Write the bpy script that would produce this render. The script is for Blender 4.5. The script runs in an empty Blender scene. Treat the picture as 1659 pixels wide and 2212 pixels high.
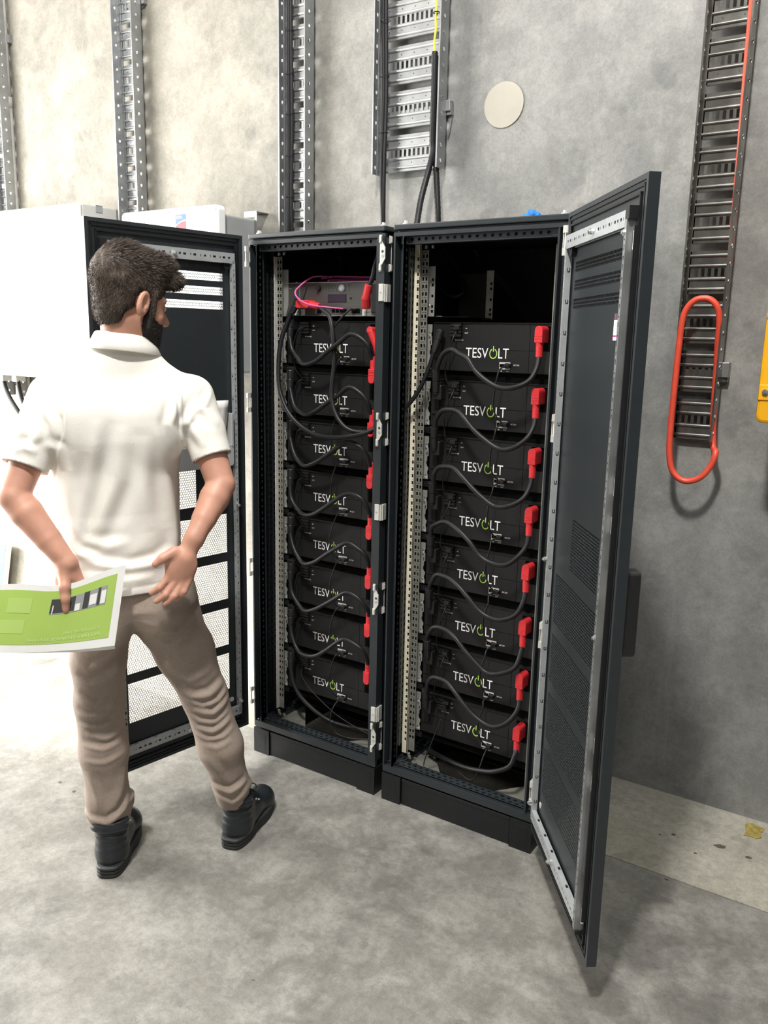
import bpy, math, random
import numpy as np
from mathutils import Vector, Matrix

C = bpy.context.scene.collection
random.seed(7)
PI = math.pi

# ------------------------------------------------------------------ camera
FPX = 1815.44
cam_d = bpy.data.cameras.new('camera')
cam_d.sensor_fit = 'VERTICAL'
cam_d.sensor_height = 36.0
cam_d.lens = FPX / 2212.0 * 36.0
cam_d.clip_start = 0.05
cam = bpy.data.objects.new('camera', cam_d)
C.objects.link(cam)
_yaw, _pitch, _roll = -0.58352536, -0.20452405, 0.02064815
fw = Vector((math.sin(_yaw) * math.cos(_pitch), math.cos(_yaw) * math.cos(_pitch), math.sin(_pitch)))
r0 = Vector((math.cos(_yaw), -math.sin(_yaw), 0.0))
u0 = r0.cross(fw)
rt = r0 * math.cos(_roll) + u0 * math.sin(_roll)
up = rt.cross(fw)
M = Matrix((rt, up, -fw)).transposed().to_4x4()
M.translation = Vector((2.19756896, -2.39003374, 1.68363635))
cam.matrix_world = M
bpy.context.scene.camera = cam

# ------------------------------------------------------------------ world, lights, exposure
sc = bpy.context.scene
sc.view_settings.view_transform = 'Standard'
sc.view_settings.look = 'None'
sc.view_settings.gamma = 1.0
sc.view_settings.use_curve_mapping = False
sc.view_settings.exposure = 0.0
wd = bpy.data.worlds.new('daylight')
sc.world = wd
wd.use_nodes = True
bg = wd.node_tree.nodes['Background']
bg.inputs[0].default_value = (0.93, 0.96, 1.0, 1)
bg.inputs[1].default_value = 0.12

def area(name, loc, target, sx, sy, power, col=(1, 1, 1)):
    l = bpy.data.lights.new(name, 'AREA')
    l.shape = 'RECTANGLE'; l.size = sx; l.size_y = sy
    l.energy = power; l.color = col
    o = bpy.data.objects.new(name, l); C.objects.link(o)
    o.location = loc
    o.rotation_euler = (Vector(target) - Vector(loc)).to_track_quat('-Z', 'Y').to_euler()
    return o
# daylight through the open loading door in the left wall
area('loading_door_daylight', (-3.55, -1.75, 1.75), (0.0, -1.0, 0.6), 2.9, 3.2, 560, (1.0, 0.98, 0.95))
sun_d = bpy.data.lights.new('sun', 'SUN'); sun_d.energy = 14.0; sun_d.angle = math.radians(9); sun_d.color = (1.0, 0.975, 0.93)
sun = bpy.data.objects.new('sun', sun_d); C.objects.link(sun)
sun.rotation_euler = Vector((0.75, 0.66, -0.70)).to_track_quat('-Z', 'Y').to_euler()
# high-bay lamps under the roof
area('high_bay_lamp', (1.6, -2.9, 5.6), (1.3, 0.3, 1.0), 0.36, 0.36, 300, (1.0, 0.97, 0.92))
area('high_bay_lamp', (-2.6, -2.6, 5.6), (-0.8, 0.5, 2.0), 0.6, 0.6, 80, (1.0, 0.95, 0.87))
area('high_bay_lamp', (4.5, -5.5, 5.6), (0.5, 0, 0.5), 0.9, 0.9, 60, (1.0, 0.98, 0.95))

# daylight through a roof light over the cabinets
area('roof_light', (1.2, -1.3, 6.45), (1.2, -1.25, 0), 1.6, 3.0, 130, (0.97, 0.99, 1.0))

# ------------------------------------------------------------------ materials
def mat(name, col, rough=0.5, metal=0.0, noise=0.0, scale=20.0, bump=0.0, spec=0.5, stretch=None):
    m = bpy.data.materials.new(name); m.use_nodes = True
    nt = m.node_tree; b = nt.nodes['Principled BSDF']
    b.inputs['Roughness'].default_value = rough
    b.inputs['Metallic'].default_value = metal
    b.inputs['Specular IOR Level'].default_value = spec
    c = (*col, 1)
    b.inputs['Base Color'].default_value = c
    if noise or bump:
        tc = nt.nodes.new('ShaderNodeTexCoord')
        src = tc.outputs['Object']
        if stretch:
            mp = nt.nodes.new('ShaderNodeMapping'); mp.inputs['Scale'].default_value = stretch
            nt.links.new(src, mp.inputs['Vector']); src = mp.outputs['Vector']
        n = nt.nodes.new('ShaderNodeTexNoise')
        n.inputs['Scale'].default_value = scale; n.inputs['Detail'].default_value = 6
        nt.links.new(src, n.inputs['Vector'])
        if noise:
            r = nt.nodes.new('ShaderNodeValToRGB')
            r.color_ramp.elements[0].position = 0.3; r.color_ramp.elements[1].position = 0.7
            r.color_ramp.elements[0].color = (*[max(0, x * (1 - noise)) for x in col], 1)
            r.color_ramp.elements[1].color = (*[min(1, x * (1 + noise)) for x in col], 1)
            nt.links.new(n.outputs['Fac'], r.inputs['Fac'])
            nt.links.new(r.outputs['Color'], b.inputs['Base Color'])
        if bump:
            bp = nt.nodes.new('ShaderNodeBump'); bp.inputs['Strength'].default_value = bump
            bp.inputs['Distance'].default_value = 0.002
            nt.links.new(n.outputs['Fac'], bp.inputs['Height'])
            nt.links.new(bp.outputs['Normal'], b.inputs['Normal'])
    return m

def concrete(name, base, dark, light, warm=None, rough=0.75, sc1=1.1, sc2=6.0, sc3=28.0, spots=0.0, streak=False, amp=1.0):
    """mottled concrete: three octaves of stains plus pale scuffs and small dark spots"""
    m = bpy.data.materials.new(name); m.use_nodes = True
    nt = m.node_tree; L = nt.links; b = nt.nodes['Principled BSDF']
    tc = nt.nodes.new('ShaderNodeTexCoord')
    def noise(scale, detail=8, rough_=0.6, vec=None, dist=0.3):
        n = nt.nodes.new('ShaderNodeTexNoise'); n.inputs['Scale'].default_value = scale
        n.inputs['Detail'].default_value = detail; n.inputs['Roughness'].default_value = rough_
        n.inputs['Distortion'].default_value = dist
        L.new(vec or tc.outputs['Object'], n.inputs['Vector']); return n.outputs['Fac']
    def ramp(f, p0, c0, p1, c1):
        r = nt.nodes.new('ShaderNodeValToRGB'); e = r.color_ramp.elements
        e[0].position = p0; e[1].position = p1; e[0].color = c0; e[1].color = c1
        L.new(f, r.inputs['Fac']); return r.outputs['Color']
    def mix(f, a, c, mode='MIX'):
        x = nt.nodes.new('ShaderNodeMix'); x.data_type = 'RGBA'; x.blend_type = mode
        if isinstance(f, float): x.inputs[0].default_value = f
        else: L.new(f, x.inputs[0])
        for v, k in ((a, 6), (c, 7)):
            if isinstance(v, tuple): x.inputs[k].default_value = (*v, 1)
            else: L.new(v, x.inputs[k])
        return x.outputs[2]
    W = (1, 1, 1, 1); K = (0, 0, 0, 1)
    big = ramp(noise(sc1, 5, 0.55), 0.35, K, 0.68, W)
    col = mix(big, base, dark)
    mid = ramp(noise(sc2, 8, 0.65), 0.42, K, 0.72, W)
    col = mix(mid, col, light)
    mid2 = ramp(noise(sc2 * 0.6, 9, 0.7, dist=0.8), 0.56, K, 0.70, W)
    half = nt.nodes.new('ShaderNodeMath'); half.operation = 'MULTIPLY'; half.inputs[1].default_value = 0.75
    L.new(mid2, half.inputs[0])
    col = mix(half.outputs[0], col, dark)
    blot = ramp(noise(sc2 * 1.7, 3, 0.5, dist=0.2), 0.63, K, 0.70, W)
    hb = nt.nodes.new('ShaderNodeMath'); hb.operation = 'MULTIPLY'; hb.inputs[1].default_value = 0.55
    L.new(blot, hb.inputs[0])
    col = mix(hb.outputs[0], col, mix(1.0, col, (0.72, 0.72, 0.72), 'MULTIPLY'))
    grit = ramp(noise(sc3 * 5, 4, 0.8), 0.35, (0.86, 0.86, 0.86, 1), 0.68, (1.10, 1.10, 1.10, 1))
    col = mix(1.0, col, grit, 'MULTIPLY')
    fine = ramp(noise(sc3, 7, 0.75), 0.32, (*[1 - 0.26 * amp] * 3, 1), 0.72, (*[1 + 0.18 * amp] * 3, 1))
    col = mix(1.0, col, fine, 'MULTIPLY')
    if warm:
        # multiply in a beige tint towards the left, keep the plain grey on the right
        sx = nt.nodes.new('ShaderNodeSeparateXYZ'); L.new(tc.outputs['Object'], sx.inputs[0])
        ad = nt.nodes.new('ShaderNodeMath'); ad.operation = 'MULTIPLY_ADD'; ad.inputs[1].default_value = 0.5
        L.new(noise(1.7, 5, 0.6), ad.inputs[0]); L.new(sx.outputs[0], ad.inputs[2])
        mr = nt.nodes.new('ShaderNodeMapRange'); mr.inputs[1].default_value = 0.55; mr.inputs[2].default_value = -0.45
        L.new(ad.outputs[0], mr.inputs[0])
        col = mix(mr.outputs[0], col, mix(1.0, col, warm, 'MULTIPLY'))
        # pale worn patches and darker damp smudges
        mp = nt.nodes.new('ShaderNodeMapping'); mp.inputs['Scale'].default_value = (1.6, 1.6, 0.8)
        L.new(tc.outputs['Object'], mp.inputs['Vector'])
        k = ramp(noise(2.6, 9, 0.75, mp.outputs['Vector'], 0.6), 0.60, K, 0.66, W)
        h2 = nt.nodes.new('ShaderNodeMath'); h2.operation = 'MULTIPLY'; h2.inputs[1].default_value = 0.45; L.new(k, h2.inputs[0])
        col = mix(h2.outputs[0], col, mix(1.0, col, (1.3, 1.29, 1.26), 'MULTIPLY'))
        mp = nt.nodes.new('ShaderNodeMapping'); mp.inputs['Scale'].default_value = (4.0, 4.0, 1.5); mp.inputs['Location'].default_value = (3.1, 0, 1.7)
        L.new(tc.outputs['Object'], mp.inputs['Vector'])
        k = ramp(noise(1.1, 5, 0.6, mp.outputs['Vector'], 0.3), 0.63, K, 0.72, W)
        col = mix(k, col, mix(1.0, col, (0.80, 0.79, 0.76), 'MULTIPLY'))
    if spots:
        v = nt.nodes.new('ShaderNodeTexVoronoi'); v.inputs['Scale'].default_value = spots
        v.inputs['Randomness'].default_value = 1.0
        L.new(tc.outputs['Object'], v.inputs['Vector'])
        s = ramp(v.outputs['Distance'], 0.02, W, 0.07, K)
        k = ramp(noise(2.3, 3), 0.55, K, 0.62, W)
        x = nt.nodes.new('ShaderNodeMath'); x.operation = 'MULTIPLY'
        L.new(s, x.inputs[0]); L.new(k, x.inputs[1])
        col = mix(x.outputs[0], col, mix(1.0, col, (0.62, 0.6, 0.58), 'MULTIPLY'))
    if streak:
        mp = nt.nodes.new('ShaderNodeMapping'); mp.inputs['Scale'].default_value = (9.0, 9.0, 0.5)
        mp.inputs['Rotation'].default_value = (0, 0.12, 0)
        L.new(tc.outputs['Object'], mp.inputs['Vector'])
        s = ramp(noise(1.6, 6, 0.7, mp.outputs['Vector'], 0.2), 0.60, K, 0.78, W)
        hh = nt.nodes.new('ShaderNodeMath'); hh.operation = 'MULTIPLY'; hh.inputs[1].default_value = 0.5
        L.new(s, hh.inputs[0])
        col = mix(hh.outputs[0], col, light)
    L.new(col, b.inputs['Base Color'])
    b.inputs['Roughness'].default_value = rough
    b.inputs['Specular IOR Level'].default_value = 0.35
    bp = nt.nodes.new('ShaderNodeBump'); bp.inputs['Strength'].default_value = 0.12; bp.inputs['Distance'].default_value = 0.004
    L.new(noise(40, 8, 0.7), bp.inputs['Height']); L.new(bp.outputs['Normal'], b.inputs['Normal'])
    return m

MT = {}
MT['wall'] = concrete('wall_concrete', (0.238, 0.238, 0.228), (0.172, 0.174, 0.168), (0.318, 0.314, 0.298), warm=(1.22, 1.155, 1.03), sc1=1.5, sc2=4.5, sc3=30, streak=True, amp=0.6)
MT['floor'] = concrete('floor_concrete', (0.236, 0.225, 0.201), (0.140, 0.136, 0.125), (0.325, 0.315, 0.287), rough=0.5, sc1=1.6, sc2=6.5, sc3=38, spots=11.0)
MT['strip'] = concrete('strip_concrete', (0.37, 0.35, 0.29), (0.31, 0.295, 0.245), (0.43, 0.41, 0.35), rough=0.8, sc1=1.5, sc2=5, sc3=30)
MT['black'] = mat('black_powder_coat', (0.0095, 0.0105, 0.0115), 0.45, 0, 0.12, 60, 0.05, spec=0.35)
MT['anth'] = mat('anthracite_paint', (0.0215, 0.0265, 0.030), 0.38, 0, 0.08, 30, 0.05)
MT['inner'] = mat('dark_interior_paint', (0.013, 0.0145, 0.016), 0.5, 0, 0.1, 30)
MT['module'] = mat('black_module_paint', (0.0135, 0.0135, 0.0145), 0.42, 0, 0.12, 80, 0.05, spec=0.28)
MT['seam'] = mat('black_void', (0.003, 0.003, 0.003), 0.95, spec=0.05)
MT['plastic'] = mat('black_plastic', (0.012, 0.012, 0.013), 0.4, 0, 0.1, 50)
MT['cable'] = mat('black_cable_sheath', (0.010, 0.010, 0.011), 0.45, 0, 0.15, 60, 0.1, spec=0.35)
MT['red'] = mat('red_connector_plastic', (0.62, 0.028, 0.035), 0.42, 0, 0.08, 40)
MT['redcable'] = mat('red_orange_cable_sheath', (0.66, 0.075, 0.04), 0.42, 0, 0.1, 30, 0.1)
MT['galv'] = mat('galvanised_steel', (0.34, 0.35, 0.355), 0.38, 0.7, 0.18, 14, 0.12)
MT['galvdull'] = mat('weathered_galvanised_steel', (0.25, 0.243, 0.225), 0.27, 0.85, 0.5, 9, 0.25)
MT['zinc'] = mat('zinc_plated_rail', (0.78, 0.73, 0.58), 0.5, 0.1, 0.06, 30)
MT['zincdim'] = mat('dull_zinc_strip', (0.23, 0.23, 0.20), 0.5, 0.35, 0.15, 30)
MT['flange'] = mat('brushed_steel_flange', (0.50, 0.50, 0.47), 0.42, 0.7, 0.18, 18, 0.1)
MT['rail'] = mat('grey_frame_rail', (0.42, 0.44, 0.45), 0.4, 0.3, 0.08, 30)
MT['clip'] = mat('bright_cast_metal', (0.66, 0.65, 0.61), 0.4, 0.3, 0.06, 40)
MT['screw'] = mat('shiny_screw', (0.85, 0.85, 0.83), 0.25, 0.9)
MT['white'] = mat('white_enamel', (0.86, 0.86, 0.85), 0.4, 0, 0.02, 10)
MT['lgrey'] = mat('light_grey_enamel', (0.56, 0.56, 0.54), 0.45, 0, 0.04, 12)
MT['grey'] = mat('grey_enamel', (0.33, 0.34, 0.34), 0.45, 0, 0.06, 12)
MT['ctrl'] = mat('brushed_dark_aluminium', (0.14, 0.135, 0.13), 0.42, 0.7, 0.1, 8, 0.1, stretch=(1, 30, 30))
MT['letter'] = mat('white_print', (0.85, 0.85, 0.84), 0.6)
MT['green'] = mat('green_print', (0.42, 0.66, 0.11), 0.6)
MT['darkprint'] = mat('dark_print', (0.05, 0.05, 0.05), 0.6)
MT['greyprint'] = mat('grey_print', (0.45, 0.45, 0.45), 0.6)
MT['lcd'] = mat('unlit_display_glass', (0.045, 0.03, 0.05), 0.15)
MT['pink'] = mat('magenta_cable_sheath', (0.62, 0.10, 0.33), 0.4, 0, 0.06, 40)
MT['yellow'] = mat('yellow_wire_sheath', (0.75, 0.68, 0.05), 0.4, 0, 0.05, 40)
MT['orange'] = mat('amber_yellow_enamel', (0.86, 0.42, 0.012), 0.4, 0, 0.05, 12, 0.1)
MT['disc'] = mat('cream_filler', (0.345, 0.325, 0.275), 0.8, 0, 0.08, 9, 0.1)
MT['pipe'] = mat('grey_conduit_plastic', (0.36, 0.35, 0.33), 0.55, 0, 0.1, 20)
MT['blue'] = mat('blue_cloth', (0.01, 0.16, 0.55), 0.7, 0, 0.2, 40, 0.3)
MT['paper'] = mat('white_paper', (0.80, 0.80, 0.78), 0.7, 0, 0.03, 20)
MT['patch'] = mat('yellow_brown_tape_residue', (0.30, 0.235, 0.06), 0.7, 0, 0.35, 60, 0.4)
MT['bluebadge'] = mat('blue_badge_print', (0.02, 0.09, 0.33), 0.5)
MT['redbadge'] = mat('red_badge_print', (0.65, 0.02, 0.03), 0.5)
MT['magenta'] = mat('magenta_print', (0.70, 0.03, 0.28), 0.5)
MT['cell'] = mat('blue_grey_solar_cell', (0.10, 0.13, 0.24), 0.2, 0, 0.1, 8)
MT['hole'] = mat('bare_hole_shadow', (0.06, 0.058, 0.055), 0.9)

# ------------------------------------------------------------------ mesh helpers
class MB:
    def __init__(s, xf=None, flip=False):
        s.v = []; s.f = []; s.xf = xf; s.flip = flip
    def add(s, vs, fs):
        n = len(s.v)
        if s.xf: vs = [s.xf(p) for p in vs]
        s.v += [tuple(p) for p in vs]
        for f in fs:
            f = [i + n for i in f]
            s.f.append(f[::-1] if s.flip else f)
        return s
    def box(s, x0, x1, y0, y1, z0, z1):
        if x0 > x1: x0, x1 = x1, x0
        if y0 > y1: y0, y1 = y1, y0
        if z0 > z1: z0, z1 = z1, z0
        vs = [(x, y, z) for z in (z0, z1) for y in (y0, y1) for x in (x0, x1)]
        return s.add(vs, [(0, 2, 3, 1), (4, 5, 7, 6), (0, 1, 5, 4), (2, 6, 7, 3), (0, 4, 6, 2), (1, 3, 7, 5)])
    def rbox(s, x0, x1, y0, y1, z0, z1, r, n=4):
        """box with rounded corners seen along y"""
        pts = []
        for cx, cz, a0 in ((x1 - r, z1 - r, 0), (x0 + r, z1 - r, 90), (x0 + r, z0 + r, 180), (x1 - r, z0 + r, 270)):
            for k in range(n + 1):
                a = math.radians(a0 + 90 * k / n); pts.append((cx + r * math.cos(a), cz + r * math.sin(a)))
        return s.prism(pts, y0, y1)
    def prism(s, pts, y0, y1):
        """outline in (x, z), counter-clockwise, extruded along y"""
        n = len(pts)
        vs = [(x, y0, z) for x, z in pts] + [(x, y1, z) for x, z in pts]
        fs = [tuple(range(n)), tuple(range(2 * n - 1, n - 1, -1))]
        fs += [(i, i + n, (i + 1) % n + n, (i + 1) % n) for i in range(n)]
        return s.add(vs, fs)
    def cyl(s, p, q, r, n=12, r2=None):
        p = Vector(p); q = Vector(q); d = (q - p).normalized()
        a = d.orthogonal().normalized(); b = d.cross(a)
        r2 = r if r2 is None else r2
        vs = [p + (a * math.cos(2 * PI * i / n) + b * math.sin(2 * PI * i / n)) * r for i in range(n)]
        vs += [q + (a * math.cos(2 * PI * i / n) + b * math.sin(2 * PI * i / n)) * r2 for i in range(n)]
        fs = [(i, (i + 1) % n, (i + 1) % n + n, i + n) for i in range(n)]
        fs += [tuple(range(n - 1, -1, -1)), tuple(range(n, 2 * n))]
        return s.add(vs, fs)
    def tube(s, pts, r, n=10, sub=5, closed=False, ring=None):
        P = spline(pts, sub, closed)
        m = len(P); vs = []; fs = []
        t = (P[1] - P[0]).normalized(); a = t.orthogonal().normalized()
        for k in range(m):
            if closed: t = (P[(k + 1) % m] - P[k - 1]).normalized()
            else: t = (P[min(k + 1, m - 1)] - P[max(k - 1, 0)]).normalized()
            a = (a - t * a.dot(t)).normalized(); b = t.cross(a)
            rr = r * (ring(k) if ring else 1)
            vs += [P[k] + (a * math.cos(2 * PI * i / n) + b * math.sin(2 * PI * i / n)) * rr for i in range(n)]
        for k in range(m if closed else m - 1):
            k2 = (k + 1) % m
            fs += [(k * n + i, k * n + (i + 1) % n, k2 * n + (i + 1) % n, k2 * n + i) for i in range(n)]
        if not closed:
            fs += [tuple(range(n - 1, -1, -1)), tuple(range((m - 1) * n, m * n))]
        return s.add(vs, fs)
    def sheet(s, org, U, V, us, vs_, holes, th):
        """sheet-metal strip of thickness th (along U x V) with rectangular holes (u0,u1,v0,v1); us, vs_ = (start, end)"""
        ub = sorted({us[0], us[1], *[h[0] for h in holes], *[h[1] for h in holes]})
        vb = sorted({vs_[0], vs_[1], *[h[2] for h in holes], *[h[3] for h in holes]})
        org = Vector(org); U = Vector(U); V = Vector(V); N = U.cross(V)
        nu, nv = len(ub), len(vb)
        iu = {v: i for i, v in enumerate(ub)}; iv = {v: i for i, v in enumerate(vb)}
        solid = np.ones((nu - 1, nv - 1), bool)
        for h in holes: solid[iu[h[0]]:iu[h[1]], iv[h[2]]:iv[h[3]]] = False
        pts = [org + U * a + V * b for a in ub for b in vb] + [org + U * a + V * b - N * th for a in ub for b in vb]
        k = nu * nv; fs = []
        idx = lambda i, j: i * nv + j
        for i in range(nu - 1):
            for j in range(nv - 1):
                if not solid[i, j]: continue
                q = (idx(i, j), idx(i + 1, j), idx(i + 1, j + 1), idx(i, j + 1))
                fs.append(q); fs.append(tuple(x + k for x in q[::-1]))
                for (di, dj, e0, e1) in ((-1, 0, 3, 0), (1, 0, 1, 2), (0, -1, 0, 1), (0, 1, 2, 3)):
                    a, b = i + di, j + dj
                    if 0 <= a < nu - 1 and 0 <= b < nv - 1 and solid[a, b]: continue
                    fs.append((q[e1], q[e0], q[e0] + k, q[e1] + k))
        return s.add(pts, fs)
    def holecell(s, org, U, V, c, hx, hy, r, th, n=8, ry=None, rot=0.0):
        """one rectangular cell of sheet metal with a round or oblong hole"""
        org = Vector(org); U = Vector(U); V = Vector(V); N = U.cross(V)
        ry = r if ry is None else ry
        inn = []; out = []
        for i in range(n):
            a = 2 * PI * (i + 0.5) / n + rot; ca, sa = math.cos(a), math.sin(a)
            inn.append((c[0] + r * ca, c[1] + ry * sa))
            m = min(hx / max(abs(ca), 1e-6), hy / max(abs(sa), 1e-6)); out.append((c[0] + m * ca, c[1] + m * sa))
        # snap the outline to the four corners
        cor = [(c[0] + hx, c[1] + hy), (c[0] - hx, c[1] + hy), (c[0] - hx, c[1] - hy), (c[0] + hx, c[1] - hy)]
        P = []; 
        vs = [org + U * a + V * b for a, b in inn] + [org + U * a + V * b for a, b in out] + [org + U * a + V * b for a, b in cor]
        vs += [v - N * th for v in vs[:n]]
        fs = []
        ca_ = [math.atan2(q[1] - c[1], q[0] - c[0]) % (2 * PI) for q in cor]
        for i in range(n):
            j = (i + 1) % n
            a0 = (2 * PI * (i + 0.5) / n + rot) % (2 * PI); d = 2 * PI / n
            f = [i, n + i]
            f += [2 * n + k for _, k in sorted(((t - a0) % (2 * PI), k) for k, t in enumerate(ca_)) if 1e-6 < (ca_[k] - a0) % (2 * PI) < d - 1e-6]
            f += [n + j, j]
            fs.append(tuple(f)); fs.append((i, j, j + 2 * n + 4, i + 2 * n + 4))
        return s.add(vs, fs)
    def build(s, name, m, parent=None, smooth=False, bevel=0.0, loc=None, rotz=0.0):
        me = bpy.data.meshes.new(name); me.from_pydata(s.v, [], s.f); me.update()
        return link(name, me, m, parent, smooth, bevel, loc, rotz)

def link(name, me, m, parent=None, smooth=False, bevel=0.0, loc=None, rotz=0.0):
    if m is not None and not me.materials: me.materials.append(m)
    if smooth: me.shade_smooth()
    o = bpy.data.objects.new(name, me); C.objects.link(o)
    if loc: o.location = loc
    o.rotation_euler[2] = rotz
    if parent: o.parent = parent
    if bevel:
        b = o.modifiers.new('bevel', 'BEVEL'); b.width = bevel; b.segments = 2; b.limit_method = 'ANGLE'
    return o

def spline(pts, sub=5, closed=False):
    P = [Vector(p) for p in pts]; n = len(P); out = []
    rng = range(n) if closed else range(n - 1)
    for i in rng:
        if closed: a, b, c, d = P[i - 1], P[i], P[(i + 1) % n], P[(i + 2) % n]
        else: a, b, c, d = P[max(i - 1, 0)], P[i], P[i + 1], P[min(i + 2, n - 1)]
        for k in range(sub):
            t = k / sub
            out.append(0.5 * ((2 * b) + (c - a) * t + (2 * a - 5 * b + 4 * c - d) * t * t + (3 * b - a - 3 * c + d) * t ** 3))
    if not closed: out.append(P[-1])
    return out

def thing(name, label, cat, loc=(0, 0, 0), rotz=0.0, group=None):
    o = bpy.data.objects.new(name, None); C.objects.link(o)
    o.location = loc; o.rotation_euler[2] = rotz; o.empty_display_size = 0.05
    return tag(o, label, cat, group)

def tag(o, label, cat, group=None):
    o['label'] = label; o['category'] = cat
    if group: o['group'] = group
    return o

def struct(o):
    o['kind'] = 'structure'; return o

_txt = {}
def text_mesh(s, h=None, w=None, th=0.0006):
    """flat lettering as a mesh in the local xz plane, facing -y, centred"""
    cu = bpy.data.curves.new('lettering', 'FONT'); cu.body = s; cu.size = 1.0; cu.resolution_u = 3
    o = bpy.data.objects.new('lettering', cu); C.objects.link(o)
    bpy.context.view_layer.update()
    me = bpy.data.meshes.new_from_object(o.evaluated_get(bpy.context.evaluated_depsgraph_get()))
    bpy.data.objects.remove(o); bpy.data.curves.remove(cu)
    co = np.array([v.co[:] for v in me.vertices]); fs = [tuple(p.vertices) for p in me.polygons]
    bpy.data.meshes.remove(me)
    mn, mx = co.min(0), co.max(0)
    sx = sy = (h or 1) / (mx[1] - mn[1]) if h else w / (mx[0] - mn[0])
    if w: sx = w / (mx[0] - mn[0])
    c = (mn + mx) / 2
    return [((p[0] - c[0]) * sx, 0.0, (p[1] - c[1]) * sy) for p in co], fs

def lettering(mb, s, x, y, z, h=None, w=None, rot=0.0):
    vs, fs = text_mesh(s, h, w)
    ca, sa = math.cos(rot), math.sin(rot)
    return mb.add([(x + a * ca - c * sa, y, z + a * sa + c * ca) for a, b, c in vs], fs)

def dup(root, loc, label=None, rotz=None):
    r = root.copy(); C.objects.link(r); r.location = loc
    if rotz is not None: r.rotation_euler[2] = rotz
    if label: r['label'] = label
    for ch in list(root.children):
        c = ch.copy(); C.objects.link(c); c.parent = r
        for g in list(ch.children):
            d = g.copy(); C.objects.link(d); d.parent = c
    return r

# ------------------------------------------------------------------ the room
YW = 0.67           # wall face
mb = MB(); mb.box(-9, 7, -9, 0.143, -0.12, 0.0)
floor_o = struct(mb.build('floor', MT['floor']))
mb = MB(); mb.box(-9, 7, 0.149, YW + 0.2, -0.12, -0.001)
mb.box(-9, 7, 0.143, 0.149, -0.12, -0.012)
strip_o = struct(mb.build('trim_1', MT['strip']))
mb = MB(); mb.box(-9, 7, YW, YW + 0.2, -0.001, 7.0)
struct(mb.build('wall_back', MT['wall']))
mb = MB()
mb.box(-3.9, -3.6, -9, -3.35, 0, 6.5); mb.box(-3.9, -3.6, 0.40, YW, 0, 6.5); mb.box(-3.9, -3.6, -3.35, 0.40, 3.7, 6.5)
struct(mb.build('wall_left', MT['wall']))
mb = MB(); mb.box(-3.9, 7, -9, YW + 0.2, 6.5, 6.7)
struct(mb.build('ceiling', MT['lgrey']))
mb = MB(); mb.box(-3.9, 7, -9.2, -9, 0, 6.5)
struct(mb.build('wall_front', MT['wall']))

# ------------------------------------------------------------------ battery cabinets
CW, CD, CH = 0.60, 0.58, 2.043

def holes_row(n, v0, v1, start, pitch, size, skip=()):
    """n square holes along u"""
    return [(start + i * pitch, start + i * pitch + size, v0, v1) for i in range(n) if i not in skip]

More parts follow.
